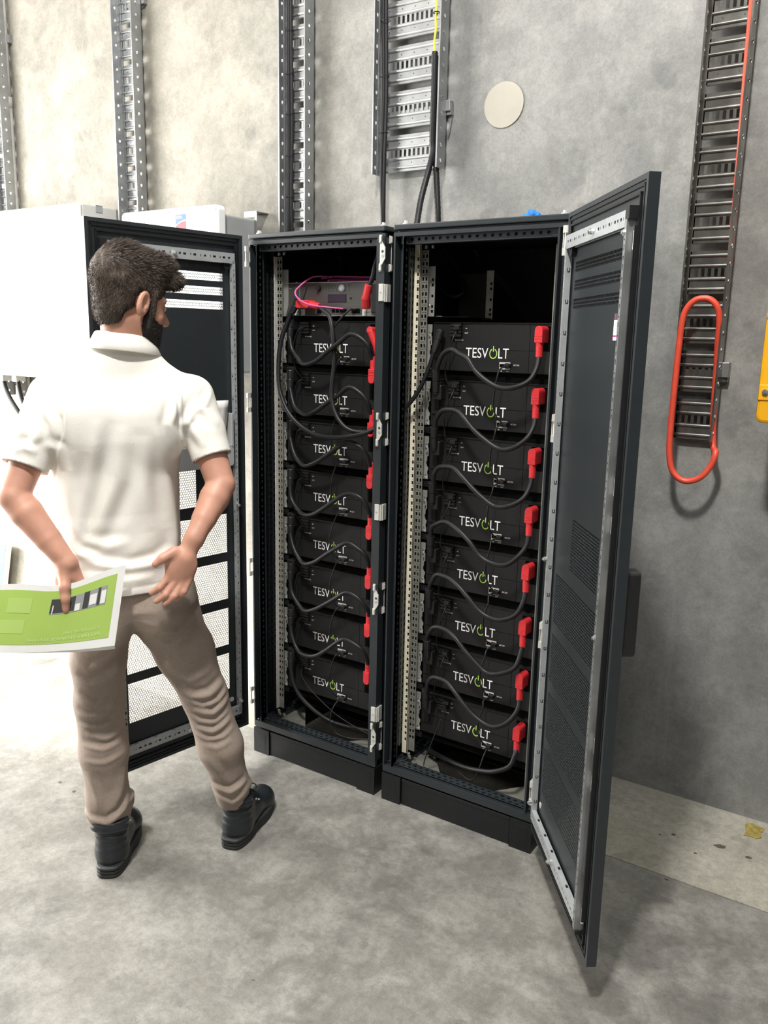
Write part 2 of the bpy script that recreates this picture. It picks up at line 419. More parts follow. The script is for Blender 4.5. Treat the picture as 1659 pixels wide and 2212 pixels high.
def cabinet(name, label, x0, hinge):
    """hinge: 'left' or 'right'"""
    t = thing(name, label, 'cabinet', (x0, 0, 0), 0, 'open battery cabinets')
    A, Bk, I = MT['anth'], MT['black'], MT['inner']
    # plinth: two end caps with a vent grille emboss and a trim panel between them
    mb = MB(); mb.box(0.083, 0.517, 0.006, 0.03, 0.004, 0.100); mb.box(0.083, 0.517, 0.0045, 0.012, 0.090, 0.104)
    mb.build('plinth_trim', Bk, t, bevel=0.002)
    for sx in (0.0, 0.520):
        mb = MB(); mb.box(sx, sx + 0.080, 0.0, 0.10, 0.0, 0.106)
        for k in range(7): mb.box(sx + 0.022, sx + 0.060, -0.0012, 0.0, 0.025 + k * 0.009, 0.030 + k * 0.009)
        mb.box(sx + 0.018, sx + 0.064, -0.0006, 0.0, 0.020, 0.090)
        mb.build('plinth_corner', Bk, t, bevel=0.002)
    mb = MB(); mb.box(0.0, 0.03, 0.10, CD, 0.004, 0.10); mb.box(CW - 0.03, CW, 0.10, CD, 0.004, 0.10); mb.box(0.03, CW - 0.03, CD - 0.03, CD, 0.004, 0.10)
    mb.build('plinth_side', Bk, t)
    # base frame
    mb = MB()
    mb.box(0.0, CW, 0.004, 0.016, 0.112, 0.136)                     # front lip
    mb.box(0.02, CW - 0.02, 0.020, 0.09, 0.104, 0.114)
    hs = holes_row(21, 0.008, 0.017, 0.035, 0.0252, 0.012) + holes_row(21, 0.028, 0.036, 0.047, 0.0252, 0.012)
    hs = [h for h in hs if h[1] < 0.56]
    mb.sheet((0.01, 0.016, 0.146), (1, 0, 0), (0, 1, 0), (0.0, 0.58), (0.0, 0.045), hs, 0.002)
    mb.box(0.012, CW - 0.012, 0.016, 0.018, 0.118, 0.146)
    mb.box(0.012, CW - 0.012, 0.059, 0.061, 0.118, 0.146)
    for s in (0.012, CW - 0.06):
        mb.sheet((s, 0.06, 0.140), (1, 0, 0), (0, 1, 0), (0, 0.048), (0, CD - 0.10), [(0.012 + 0.016 * r, 0.022 + 0.016 * r, 0.02 + i * 0.03, 0.032 + i * 0.03) for i in range(15) for r in (0, 1)], 0.002)
        mb.box(s, s + 0.002, 0.06, CD - 0.04, 0.112, 0.140); mb.box(s + 0.046, s + 0.048, 0.06, CD - 0.04, 0.112, 0.140)
    mb.box(0.01, CW - 0.01, CD - 0.06, CD - 0.01, 0.112, 0.142)
    mb.build('base_frame', A, t)
    # corner gussets in the base opening
    for sgn, xo in ((1, 0.060), (-1, CW - 0.060)):
        mb = MB()
        pts = [(0, 0), (0.16 * sgn, 0), (0.0, 0.20)]
        v = [(xo + a, 0.062 + b, z) for z in (0.118, 0.121) for a, b in pts]
        mb.add(v, [(0, 1, 2), (3, 5, 4), (0, 3, 4, 1), (1, 4, 5, 2), (2, 5, 3, 0)])
        for k in range(3):
            cx, cy = xo + sgn * (0.02 + 0.018 * k), 0.09 + 0.03 * k
        mb.build('corner_gusset', MT['zincdim'], t)
    mb = MB(); mb.box(0.06, CW - 0.06, 0.30, CD - 0.05, 0.104, 0.108)
    mb.build('floor_plate', MT['black'], t)
    # roof
    mb = MB(); mb.box(0.0, CW, 0.0, CD, CH - 0.017, CH); mb.box(0.012, CW - 0.012, 0.010, CD - 0.012, CH - 0.024, CH - 0.017)
    mb.build('roof', A, t, bevel=0.003)
    # top front beam
    mb = MB(); mb.box(0.0, CW, 0.003, 0.016, CH - 0.037, CH - 0.0245)
    mb.box(0.01, CW - 0.01, 0.016, 0.018, CH - 0.0365, CH - 0.03)
    mb.box(0.03, CW - 0.03, 0.034, 0.036, CH - 0.056, CH - 0.03)
    for k in range(19):
        c = (0.06 + 0.0262 * k, 0.0)
        mb.holecell((0, 0.020, CH - 0.047), (1, 0, 0), (0, 0, 1), c, 0.0131, 0.011, 0.0062, 0.003, 6, 0.0055, rot=PI / 6)
    mb.box(0.02, 0.047, 0.017, 0.021, CH - 0.058, CH - 0.036); mb.box(0.545, 0.58, 0.017, 0.021, CH - 0.058, CH - 0.036)
    mb.box(0.02, CW - 0.02, 0.018, 0.045, CH - 0.061, CH - 0.058)
    mb.build('top_beam', A, t)
    mb = MB(); mb.box(0.02, CW - 0.02, 0.045, CD - 0.02, CH - 0.032, CH - 0.026)
    mb.build('ceiling_sheet', I, t)
    # front posts: outer flange, recess and a perforated inner strip
    for side in (0, 1):
        X = (lambda u: u) if side == 0 else (lambda u: CW - u)
        mb = MB(); fx = 0.040 if side == 0 else 0.031
        mb.box(X(0.0), X(0.006), 0.004, 0.05, 0.136, CH - 0.037)
        mb.box(X(0.0), X(0.036), 0.040, 0.046, 0.136, CH - 0.037)
        mb.box(X(0.010), X(0.024), 0.034, 0.040, 0.136, CH - 0.037)      # raised bead along the flat
        mb.box(X(fx - 0.004), X(fx), 0.003, 0.031, 0.136, CH - 0.037)
        hs = [(0.013, 0.021, 0.03 + i * 0.0245, 0.040 + i * 0.0245) for i in range(75)] + [(0.0155, 0.0185, 0.0455 + i * 0.0245, 0.0485 + i * 0.0245) for i in range(75)]
        mb.sheet((X(fx), 0.003, 0.14), (0, 1, 0), (0, 0, 1), (0, 0.028), (0.0, CH - 0.19), hs, 0.002)
        mb.box(X(0.0), X(0.0025), 0.05, CD, 0.136, CH - 0.037) if False else None
        mb.build('front_post', A, t)
        mb = MB(); mb.box(X(0.0), X(0.036), CD - 0.045, CD, 0.112, CH - 0.026); mb.build('rear_post', A, t)
        mb = MB(); mb.box(X(0.004), X(0.007), 0.05, CD - 0.045, 0.112, CH - 0.026)
        for zz in (0.5, 0.95, 1.4): mb.box(X(0.007), X(0.020), 0.10, CD - 0.05, zz, zz + 0.04)
        mb.build('side_panel', I, t)
    mb = MB(); mb.box(0.036, CW - 0.036, CD - 0.008, CD - 0.003, 0.112, CH - 0.026); mb.build('back_panel', I, t)
    # 19-inch mounting rails with two columns of square holes
    for side in (0, 1):
        X = (lambda u: u) if side == 0 else (lambda u: CW - u)
        sg = 1 if side == 0 else -1
        hs = []
        zz = [0.05 + 0.0243 * i for i in range(72)]
        for z in zz: hs += [(0.0035, 0.0105, z, z + 0.012), (0.0160, 0.0230, z, z + 0.012)]
        for z in zz: hs += [(0.0055, 0.0085, z + 0.0165, z + 0.0200), (0.0118, 0.0148, z + 0.0165, z + 0.0200), (0.0180, 0.0210, z + 0.0165, z + 0.02)]
        mb = MB()
        mb.sheet((X(0.0500) if side == 0 else X(0.0500) - 0.0265, 0.100, 0.17), (1, 0, 0), (0, 0, 1), (0, 0.0265), (0, 1.80), hs, 0.002)
        mb.build('mounting_rail', MT['zincdim'], t)
        mb = MB()
        hs = [(0.010, 0.0175, z, z + 0.012) for z in zz] + [(0.0125, 0.0155, z + 0.0165, z + 0.0195) for z in zz]
        xs = X(0.030) if side == 0 else X(0.030) - 0.0215
        mb.sheet((xs, 0.088, 0.16), (1, 0, 0), (0, 0, 1), (0, 0.0215), (0, 1.83), hs, 0.002)
        mb.box(xs + (0.0195 if side == 0 else 0), xs + (0.0215 if side == 0 else 0.002), 0.088, 0.094, 0.16, 1.99)
        mb.build('rail_strip', MT['zinc'] if (hinge == 'right' and side == 0) else MT['black'], t)
        if side == 0 and hinge == 'left':
            mb = MB(); mb.box(0.0495, 0.0525, 0.084, 0.100, 0.17, 1.97); mb.build('rail_edge', MT['clip'], t)
        # inner perforated depth strips
        mb = MB()
        hs = [(0.008 + 0.018 * k, 0.018 + 0.018 * k, z, z + 0.012) for k in range(3) for z in zz[::1]]
        mb.sheet((X(0.022), 0.066, 0.19), (0, 1, 0), (0, 0, 1), (0, 0.06), (0, 1.76), hs, 0.002)
        mb.sheet((X(0.012) if side == 0 else X(0.012) - 0.016, 0.075, 0.19), (1, 0, 0), (0, 0, 1), (0, 0.016), (0, 1.72), [(0.005, 0.012, z, z + 0.013) for z in zz[:-3]], 0.002)
        mb.build('depth_strip', MT['zincdim'] if hinge == 'right' else MT['black'], t)
    for x, z in ((0.066, 0.150), (0.090, 0.150), (0.062, 0.16), (0.075, CH - 0.066), (0.10, CH - 0.066)):
        mb = MB(); mb.cyl((x, 0.085, z - 0.004), (x, 0.085, z + 0.006), 0.006, 8); mb.build('frame_screw', MT['screw'], t)
    # hinges / lock catches on the front posts
    hx = 0.0 if hinge == 'left' else CW
    sg = 1 if hinge == 'left' else -1
    for z in (1.962, 1.43, 0.785, 0.245):
        mb = MB()
        if hinge == 'left':
            for dz in (-0.034, 0.020): mb.box(-0.007, 0.001, -0.012, 0.002, z + dz, z + dz + 0.018)
            mb.cyl((-0.004, -0.008, z - 0.016), (-0.004, -0.008, z + 0.020), 0.0025, 8)
        else:
            for dz in (-0.040, 0.022): mb.box(CW + 0.002, CW + 0.016, -0.046, -0.024, z + dz, z + dz + 0.020)
            mb.cyl((CW + 0.008, -0.036, z - 0.020), (CW + 0.008, -0.036, z + 0.022), 0.004, 8)
            mb.box(CW + 0.0005, CW + 0.003, -0.040, 0.020, z - 0.040, z + 0.042)
        mb.build('hinge', MT['clip'], t)
    if hinge == 'left':
        # lock side of the left cabinet, facing the gap
        for z in (1.953, 1.372, 0.763, 0.228):
            for dz in (0.034, -0.056):
                mb = MB()
                mb.box(0.580, 0.590, -0.003, 0.004, z + dz, z + dz + 0.026); mb.box(0.583, 0.592, -0.008, -0.003, z + dz + 0.003, z + dz + 0.023)
                mb.build('lock_catch', MT['clip'], t, bevel=0.0015)
                mb = MB()
                mb.box(0.600, 0.604, 0.026, 0.040, z + dz, z + dz + 0.026); mb.box(0.604, 0.609, 0.029, 0.037, z + dz + 0.003, z + dz + 0.023)
                mb.build('lock_catch', MT['clip'], t, bevel=0.0015)
            mb = MB(); mb.box(0.600, 0.6015, 0.040, 0.043, z - 0.056, z + 0.06); mb.build('lock_edge', MT['clip'], t)
            mb = MB()
            mb.prism([(0.583, z - 0.040), (0.590, z - 0.036), (0.603, z - 0.016), (0.603, z + 0.020), (0.590, z + 0.040), (0.583, z + 0.044)], -0.0015, 0.003)
            mb.build('lock_plate', MT['clip'], t)
            mb = MB(); mb.cyl((0.594, -0.0025, z + 0.008), (0.594, 0.0, z + 0.008), 0.0045, 12); mb.build('lock_screw', MT['hole'], t)
            mb = MB(); mb.cyl((0.594, -0.0030, z - 0.006), (0.594, 0.0, z - 0.006), 0.0048, 12); mb.build('lock_screw', MT['rail'], t)
        for z in (1.83, 1.085, 0.325):
            mb = MB()
            mb.box(0.582, 0.600, -0.004, 0.003, z - 0.028, z + 0.028)
            mb.build('baying_bracket', MT['clip'], t, bevel=0.001)
            mb = MB(); mb.box(0.600, 0.605, 0.002, 0.036, z - 0.030, z + 0.027); mb.box(0.600, 0.608, 0.010, 0.013, z - 0.030, z + 0.027); mb.build('baying_bracket', MT['clip'], t, bevel=0.001)
            mb = MB(); mb.cyl((0.590, -0.006, z), (0.590, -0.004, z), 0.003, 10); mb.build('bracket_rivet', MT['rail'], t)
        for xx in (0.5575,):
            mb = MB(); mb.box(0.572, 0.600, 0.002, 0.005, 0.136, CH - 0.037); mb.build('post_cover', MT['anth'], t)
    for x, y in ((0.03, 0.03), (CW - 0.03, 0.04)):
        mb = MB(); mb.cyl((x, y, CH), (x, y, CH + 0.006), 0.012, 12); mb.cyl((x, y, CH + 0.006), (x, y, CH + 0.014), 0.007, 6)
        mb.build('roof_bolt', MT['clip'], t)
    return t

def hexfield(mb, u0, u1, z0, z1, pitch, hr, th):
    """sheet with hexagonal holes filling (u0..u1, z0..z1); local x = u, z up, outer face at y=-th"""
    dz = pitch * math.sqrt(3) / 2
    nu = max(1, int((u1 - u0) / pitch)); nz = max(1, int((z1 - z0) / dz))
    pu = (u1 - u0) / nu; pz = (z1 - z0) / nz
    R = pitch / math.sqrt(3)
    for j in range(nz):
        for i in range(-1, nu + 1):
            cx = u0 + pu * (i + 0.5 + (0.5 if j % 2 else 0)); cz = z0 + pz * (j + 0.5)
            if cx < u0 - pu * 0.6 or cx > u1 + pu * 0.6: continue
            ang = [PI / 6 + PI / 3 * k for k in range(6)]
            o = [(min(max(cx + R * math.cos(a) * pu / pitch, u0), u1), min(max(cz + R * math.sin(a) * pz / dz, z0), z1)) for a in ang]
            n = [(min(max(cx + hr * math.cos(a), u0), u1), min(max(cz + hr * math.sin(a), z0), z1)) for a in ang]
            if max(p[0] for p in n) - min(p[0] for p in n) < 1e-4 or max(p[1] for p in n) - min(p[1] for p in n) < 1e-4: continue
            vs = [(a, 0, b) for a, b in o] + [(a, 0, b) for a, b in n] + [(a, -th, b) for a, b in n]
            fs = []
            for k in range(6):
                m = (k + 1) % 6
                fs += [(k, m, 6 + m, 6 + k), (6 + k, 6 + m, 12 + m, 12 + k)]
            mb.add(vs, fs)

BANDS = [(1.869, 1.896), (1.820, 1.847), (1.771, 1.798)]
SQ = (0.222, 0.458, 1.062, 1.208)
PAN = [(0.868, 1.018), (0.682, 0.832), (0.495, 0.645), (0.310, 0.460)]
PU = (0.088, 0.530)
DW, DZ0, DZ1 = 0.612, 0.128, 2.034

def door(cab, sx, hinge_xy, rotz, label):
    """door sheet lies in the local xz plane (x = away from the hinge, times sx), y = towards the cabinet inside"""
    fl = sx < 0
    NB = lambda: MB((lambda p: (p[0] * sx, p[1], p[2])), fl)
    A, Bk = MT['anth'], MT['black']
    # solid sheet with openings
    mb = NB()
    hs = [(PU[0], PU[1], a, b) for a, b in BANDS + PAN] + [SQ]
    mb.sheet((0, -0.002, 0), (1, 0, 0), (0, 0, 1), (0.012, DW - 0.012), (DZ0 + 0.012, DZ1 - 0.012), hs, 0.002)
    # folded rim
    for b in ((0, 0.012, DZ0, DZ1), (DW - 0.012, DW, DZ0, DZ1), (0.012, DW - 0.012, DZ0, DZ0 + 0.012), (0.012, DW - 0.012, DZ1 - 0.012, DZ1)):
        mb.box(b[0], b[1], -0.022, 0.004, b[2], b[3])
    d = mb.build('door', A, cab, loc=(hinge_xy[0], hinge_xy[1], 0), rotz=rotz)
    # stiffening folds and rubber gasket along the edge
    mb = NB()
    for o, h in ((0.018, 0.004), (0.034, 0.007)):
        for b in ((o, o + 0.006, DZ0 + o, DZ1 - o), (DW - o - 0.006, DW - o, DZ0 + o, DZ1 - o), (o, DW - o, DZ0 + o, DZ0 + o + 0.006), (o, DW - o, DZ1 - o - 0.006, DZ1 - o)):
            mb.box(b[0], b[1], 0.0, h, b[2], b[3])
    mb.build('gasket', MT['black'], d)
    # perforated fields
    for a, b in BANDS:
        mb = NB(); hexfield(mb, PU[0], PU[1], a, b, 0.0095, 0.0049, 0.0018); mb.build('mesh_band', A, d)
    mb = NB(); hexfield(mb, SQ[0], SQ[1], SQ[2], SQ[3], 0.0095, 0.0049, 0.0018); mb.build('mesh_panel', A, d)
    for a, b in PAN:
        mb = NB(); hexfield(mb, PU[0], PU[1], a, b, 0.0095, 0.0049, 0.0018); mb.build('mesh_panel', A, d)
    # tubular stiffening frame: slotted front faces, notched inner faces
    R = MT['rail']
    w0, w1 = 0.0045, 0.019
    def slots(L, s0):
        out = []; u = s0; k = 0
        while u < L - 0.03:
            if k % 5 == 0: out.append((u, u + 0.009))
            elif k % 2: out.append((u, u + 0.012))
            else: out.append((u, u + 0.004))
            u += 0.0205; k += 1
        return out
    # top and bottom rails
    for z0, z1, nm in ((1.932, 1.968, 'top_rail'), (0.198, 0.232, 'bottom_rail')):
        mb = NB(); L = 0.502; c = (z1 - z0) / 2
        mb.sheet((0.048, w1, z0), (1, 0, 0), (0, 0, 1), (0, L), (0, z1 - z0), [(a, b, c - 0.003 if b - a > 0.003 else c - 0.001, c + 0.004) for a, b in slots(L, 0.02)], 0.002)
        mb.box(0.048, 0.55, w0, w0 + 0.002, z0, z1)
        if nm == 'bottom_rail':
            mb.box(0.048, 0.55, w0, w1, z0, z0 + 0.002)
            mb.sheet((0.048, w0, z1), (1, 0, 0), (0, 1, 0), (0, L), (0, w1 - w0), [(0.06 + 0.08 * k, 0.074 + 0.08 * k, 0.004, 0.011) for k in range(6)], 0.002)
        else:
            mb.box(0.048, 0.55, w0, w1, z1 - 0.002, z1)
        mb.build(nm, R, d)
    # hinge-side rail
    zA, zB = 0.205, 1.94
    mb = NB()
    L = zB - zA
    mb.sheet((0.046, w1, zA), (1, 0, 0), (0, 0, 1), (0, 0.013), (0, L), [(0.0045, 0.0085, a, b) for a, b in slots(L, 0.02)], 0.002)
    th = []
    for k in range(20): 
        z = 0.05 + 0.085 * k
        th += [(0.002, 0.010, z, z + 0.004), (0.002, 0.005, z + 0.004, z + 0.012), (0.0085, 0.011, z + 0.004, z + 0.012)]
    mb.sheet((0.059, w0, zA), (0, 1, 0), (0, 0, 1), (0, w1 - w0), (0, L), [h for h in th if h[3] < L], 0.0015)
    mb.box(0.046, 0.048, w0, w1, zA, zB)
    mb.build('side_rail', R, d)
    # lock-side profile, deeper and brighter
    mb = NB()
    mb.sheet((0.552, 0.026, 0.20), (1, 0, 0), (0, 0, 1), (0, 0.014), (0, 1.745), [(0.004, 0.009, a, b) for a, b in slots(1.745, 0.02)], 0.002)
    mb.box(0.564, 0.566, 0.002, 0.026, 0.20, 1.945)
    mb.box(0.566, 0.5675, 0.010, 0.014, 0.20, 1.945); mb.box(0.566, 0.573, 0.002, 0.006, 0.20, 1.945)
    mb.box(0.552, 0.554, 0.004, 0.026, 0.20, 1.945)
    mb.build('lock_profile', MT['galv'], d)
    for b in ((0.550, 0.5745, 0.003, 0.027, 1.945, 1.972), (0.550, 0.570, 0.003, 0.026, 0.188, 0.20)):
        mb = NB(); mb.box(*b); mb.build('profile_end_cap', MT['plastic'], d)
    mb = NB(); mb.box(0.580, 0.583, 0.002, 0.016, 0.235, 1.93); mb.build('lock_rod', MT['plastic'], d)
    for z in (1.90, 1.36, 1.27, 0.72, 0.62, 0.25):
        mb = NB(); mb.cyl((0.579, 0.012, z - 0.02), (0.579, 0.012, z + 0.02), 0.004, 8); mb.build('rod_guide', MT['clip'], d)
    mb = NB(); mb.box(0.574, 0.5775, 0.006, 0.012, 0.78, 1.16); mb.build('lock_slide', MT['clip'], d)
    for u, z in ((0.30, 1.950), (0.052, 0.255), (0.555, 1.918), (0.052, 1.05), (0.559, 0.99), (0.30, 0.215)):
        mb = NB(); mb.cyl((u, w1, z), (u, w1 + 0.012, z), 0.007, 8); mb.cyl((u, w1 + 0.012, z), (u, w1 + 0.016, z), 0.004, 8)
        mb.build('frame_screw', MT['screw'], d)
    mb = NB(); mb.cyl((0.080, 0.0, 0.262), (0.080, 0.002, 0.262), 0.010, 14); mb.build('earthing_plug', MT['clip'], d)
    mb = NB(); mb.cyl((0.078, 0.0, 1.925), (0.078, 0.014, 1.925), 0.015, 12); mb.build('rubber_plug', MT['plastic'], d)
    # handle on the outer face
    mb = NB(); mb.rbox(0.555, 0.602, -0.058, -0.022, 0.955, 1.165, 0.012); mb.build('handle', MT['plastic'], d, bevel=0.004)
    d['label'] = label
    return d, NB

cabL = cabinet('battery_cabinet', 'left anthracite battery cabinet with open perforated door beside the standing person', 0.0, 'left')
cabR = cabinet('battery_cabinet', 'right anthracite battery cabinet with swung-out perforated door near the red cable loop', 0.634, 'right')
dL, nbL = door(cabL, 1, (-0.004, -0.03), -math.radians(99.2), 'perforated door opened towards the white wall boxes')
dR, nbR = door(cabR, -1, (1.257 - 0.634, -0.052), math.radians(127.0), 'perforated door opened towards the camera')
# document pocket on the left door
mb = nbL(); mb.rbox(0.075, 0.50, 0.002, 0.036, 1.205, 1.285, 0.012); mb.box(0.075, 0.085, 0.002, 0.036, 1.27, 1.40)
mb.build('document_pocket', MT['grey'], dL, bevel=0.002)
# inspection tag on the right door
mb = nbR(); mb.box(0.448, 0.522, 0.0, 0.0012, 1.688, 1.745); tg = mb.build('inspection_tag', MT['paper'], dR)
tg['label'] = 'white tag with a black header and a pink stripe'
mb = nbR(); mb.box(0.448, 0.522, 0.0, 0.0016, 1.735, 1.750); mb.build('tag_header', MT['darkprint'], tg)
mb = nbR(); mb.box(0.448, 0.522, 0.0012, 0.0016, 1.696, 1.700)
for k in (-1, 1): mb.add([(0.458 - 0.003 * k, 0.0018, 1.7485), (0.4605 - 0.003 * k, 0.0018, 1.7485), (0.4605 + 0.003 * k, 0.0018, 1.7375), (0.458 + 0.003 * k, 0.0018, 1.7375)], [(0, 1, 2, 3)])
mb.build('tag_stripe', MT['magenta'], tg)
mb = nbR()
for k in range(6): mb.box(0.488 + 0.0, 0.496, 0.0012, 0.0015, 1.708 + k * 0.0025, 1.7095 + k * 0.0025)
for k in range(3): mb.box(0.456, 0.484, 0.0012, 0.0015, 1.716 + k * 0.005, 1.7175 + k * 0.005)
mb.box(0.495, 0.515, 0.0012, 0.0019, 1.741, 1.744)
mb.build('tag_print', MT['greyprint'], tg)

# ------------------------------------------------------------------ battery modules
ORD = ['topmost', 'second from the top', 'third from the top', 'fourth from the top', 'fourth from the bottom', 'third from the bottom', 'second from the bottom', 'lowest']

def logo(parent, x, z, w, m1, m2, y=-0.0006):
    """wordmark with a power symbol in place of the O"""
    for s_, dx, ww in (('TESV', -0.232, 0.525), ('LT', 0.382, 0.235)):
        mb = MB(); lettering(mb, s_, x + w * dx, y, z, h=w * 0.205, w=w * ww); mb.build('wordmark', m1, parent)
    mb = MB(); cx = x + w * 0.148; ri, ro = w * 0.070, w * 0.090; n = 26
    vs = []; fs = []
    for k in range(n + 1):
        a = PI / 2 + 0.42 + (2 * PI - 0.84) * k / n
        vs += [(cx + ri * math.cos(a), y, z - w * 0.008 + ri * 1.2 * math.sin(a)), (cx + ro * math.cos(a), y, z - w * 0.008 + ro * 1.2 * math.sin(a))]
        if k: fs.append((2 * k - 2, 2 * k - 1, 2 * k + 1, 2 * k))
    mb.add(vs, fs)
    s = w * 0.010
    mb.add([(cx - s, y, z + w * 0.03), (cx + s, y, z + w * 0.03), (cx + s, y, z + w * 0.145), (cx - s, y, z + w * 0.145)], [(0, 1, 2, 3)])
    mb.build('power_symbol', m2, parent)

def make_module(loc, label, bright):
    t = thing('battery_module', label, 'battery', loc, 0, 'battery modules')
    zt, zb, zs = 0.095, -0.061, 0.010
    m = MT['module']
    mb = MB(); mb.box(-0.205, 0.225, 0.004, 0.36, zb, zt); mb.build('housing', MT['plastic'], t)
    g = 0.0008
    # face: ear, centre and plug panels, each split by a seam
    for x0, x1, nm in ((-0.205, -0.137, 'ear_panel'), (-0.137, 0.149, 'front_panel')):
        for z0, z1 in ((zs, zt), (zb, zs)):
            mb = MB(); mb.box(x0 + g, x1 - g, 0.0, 0.006, z0 + g, z1 - g); mb.build(nm, m, t)
    mb = MB(); mb.box(0.149 + g, 0.176, 0.0, 0.006, zs + g, zt - g); mb.box(0.176, 0.225, 0.0, 0.006, zt - 0.008, zt - g); mb.build('plug_panel', m, t)
    mb = MB(); mb.box(0.149 + g, 0.225, 0.0, 0.006, zb + g, zs - g); mb.build('plug_panel', m, t)
    mb = MB(); mb.box(0.178, 0.222, 0.003, 0.008, zs, zt - 0.006); mb.build('socket_recess', MT['seam'], t)
    mb = MB(); mb.box(-0.198, -0.170, -0.004, 0.002, -0.02, 0.075); mb.build('socket_block', MT['plastic'], t)
    # ledge below
    mb = MB(); mb.box(-0.205, 0.225, 0.012, 0.35, zb - 0.032, zb - 0.001); mb.build('shelf', MT['seam'], t)
    mb = MB(); mb.box(-0.20, 0.22, -0.004, 0.02, zt, zt + 0.002); mb.build('cover_lip', m, t)
    logo(t, 0.0, 0.0, 0.157, MT['letter'], MT['green'])
    # balancing port: stacked black jacks
    mb = MB()
    for k in range(4): mb.box(-0.132, -0.092, -0.014, 0.0, 0.052 + 0.011 * k, 0.059 + 0.011 * k)
    mb.box(-0.128, -0.096, -0.010, 0.0, 0.050, 0.093)
    mb.build('balancing_port', MT['plastic'], t)['kind'] = 'stuff'
    mb = MB()
    lettering(mb, 'IN', -0.079, -0.0006, 0.078, h=0.0042)
    lettering(mb, 'OUT', -0.078, -0.0006, 0.063, h=0.0042)
    lettering(mb, 'BALANCING', -0.104, -0.0006, 0.040, h=0.0045, w=0.030)
    lettering(mb, 'BAT COM', 0.107, -0.0006, -0.036, h=0.0050, w=0.019)
    lettering(mb, 'IN', 0.055, -0.0006, -0.056, h=0.004)
    lettering(mb, 'OUT', 0.078, -0.0006, -0.056, h=0.004)
    mb.build('port_lettering', MT['letter'], t)['kind'] = 'stuff'
    # communication port: two jacks in a bright shield
    mb = MB(); mb.box(0.048, 0.086, -0.003, 0.0, -0.050, -0.027)
    mb.build('communication_port', MT['clip'], t)
    mb = MB(); mb.box(0.0495, 0.066, -0.0035, 0.0, -0.044, -0.033); mb.box(0.068, 0.0845, -0.0035, 0.0, -0.047, -0.030); mb.build('jack_opening', MT['seam'], t)['kind'] = 'stuff'
    # steel mounting flange
    out = [(-0.207, 0.090), (-0.236, 0.090), (-0.236, -0.060), (-0.207, -0.060), (-0.207, -0.045), (-0.210, -0.043), (-0.210, -0.030), (-0.207, -0.028), (-0.207, -0.018),
           (-0.212, -0.015), (-0.212, 0.020), (-0.207, 0.023), (-0.207, 0.05), (-0.210, 0.052), (-0.210, 0.064), (-0.207, 0.066)]
    mb = MB(); mb.prism(out, -0.004, -0.0015); mb.build('mounting_flange', MT['flange'], t)
    mb = MB()
    for z in (0.064, -0.044):
        mb.cyl((-0.216, -0.005, z), (-0.216, -0.004, z), 0.0042, 8); mb.cyl((-0.216, -0.008, z - 0.012), (-0.216, -0.004, z - 0.012), 0.004, 8)
    mb.build('flange_bolt', MT['screw'], t)['kind'] = 'stuff'
    mb = MB()
    for z in (0.030, -0.002): mb.box(-0.214, -0.211, -0.0046, -0.004, z - 0.006, z + 0.006)
    mb.build('flange_slot', MT['seam'], t)['kind'] = 'stuff'
    # perforated tie strip behind the gap
    mb = MB(); mb.sheet((-0.245, -0.002, zb - 0.026), (1, 0, 0), (0, 0, 1), (0, 0.045), (0, 0.02), [(0.004 + 0.008 * i, 0.008 + 0.008 * i, 0.004 + 0.008 * j, 0.008 + 0.008 * j) for i in range(5) for j in range(2)], 0.001)
    mb.build('tie_strip', MT['plastic'], t)
    return t

RX, LX, YM = 0.930, 0.290, 0.12
mod = make_module((RX, YM, 1.641), 'black battery module in the right cabinet, topmost of its stack', True)
for i in range(1, 8):
    dup(mod, (RX, YM, 1.641 - 0.1896 * i), 'black battery module in the right cabinet, %s of its stack' % ORD[i])
for i in range(8):
    dup(mod, (LX, YM, 1.642 - 0.1880 * i), 'black battery module in the left cabinet, %s of its stack' % ORD[i])

# controller on top of the left stack
ct = thing('battery_controller', 'grey metal control unit with small dark display above the left stack', 'controller', (0.29, 0.12, 1.815))
mb = MB(); mb.box(-0.215, 0.225, 0.0, 0.004, -0.058, 0.060); mb.build('front_panel', MT['ctrl'], ct)
mb = MB(); mb.box(-0.205, 0.215, 0.004, 0.33, -0.056, 0.058); mb.build('housing', MT['plastic'], ct)
mb = MB(); mb.box(-0.215, 0.225, -0.002, 0.0, -0.058, -0.057); mb.box(-0.145, -0.1445, -0.0006, 0, -0.05, 0.06); mb.box(-0.215, 0.225, -0.006, 0.0, 0.060, 0.0615); mb.build('panel_edge', MT['clip'], ct)
logo(ct, 0.03, 0.040, 0.120, MT['darkprint'], MT['ctrl'])
mb = MB(); mb.cyl((0.050, -0.004, 0.040), (0.050, 0.0, 0.040), 0.0125, 16); mb.cyl((0.050, -0.006, 0.040), (0.050, -0.004, 0.040), 0.009, 16); mb.build('push_button', MT['rail'], ct)
mb = MB(); mb.cyl((-0.053, -0.012, 0.040), (-0.053, 0.0, 0.040), 0.0085, 12, 0.010); mb.build('rotary_knob', MT['plastic'], ct)
mb = MB(); mb.box(-0.014, 0.070, -0.001, 0.0, -0.011, 0.019); mb.build('display_bezel', MT['plastic'], ct)
mb = MB(); mb.box(-0.011, 0.067, -0.0018, 0.0, -0.008, 0.016); mb.build('display', MT['lcd'], ct)
mb = MB(); mb.cyl((0.090, -0.003, 0.004), (0.090, 0.0, 0.004), 0.004, 10); mb.build('indicator_lamp', MT['plastic'], ct)
mb = MB()
for x in (0.012, 0.030, 0.048, 0.064): mb.box(x - 0.007, x + 0.007, -0.001, 0.0, -0.046, -0.033)
for x in (-0.052, 0.105, 0.120): mb.box(x - 0.009, x + 0.009, -0.004, 0.0, -0.048, -0.032)
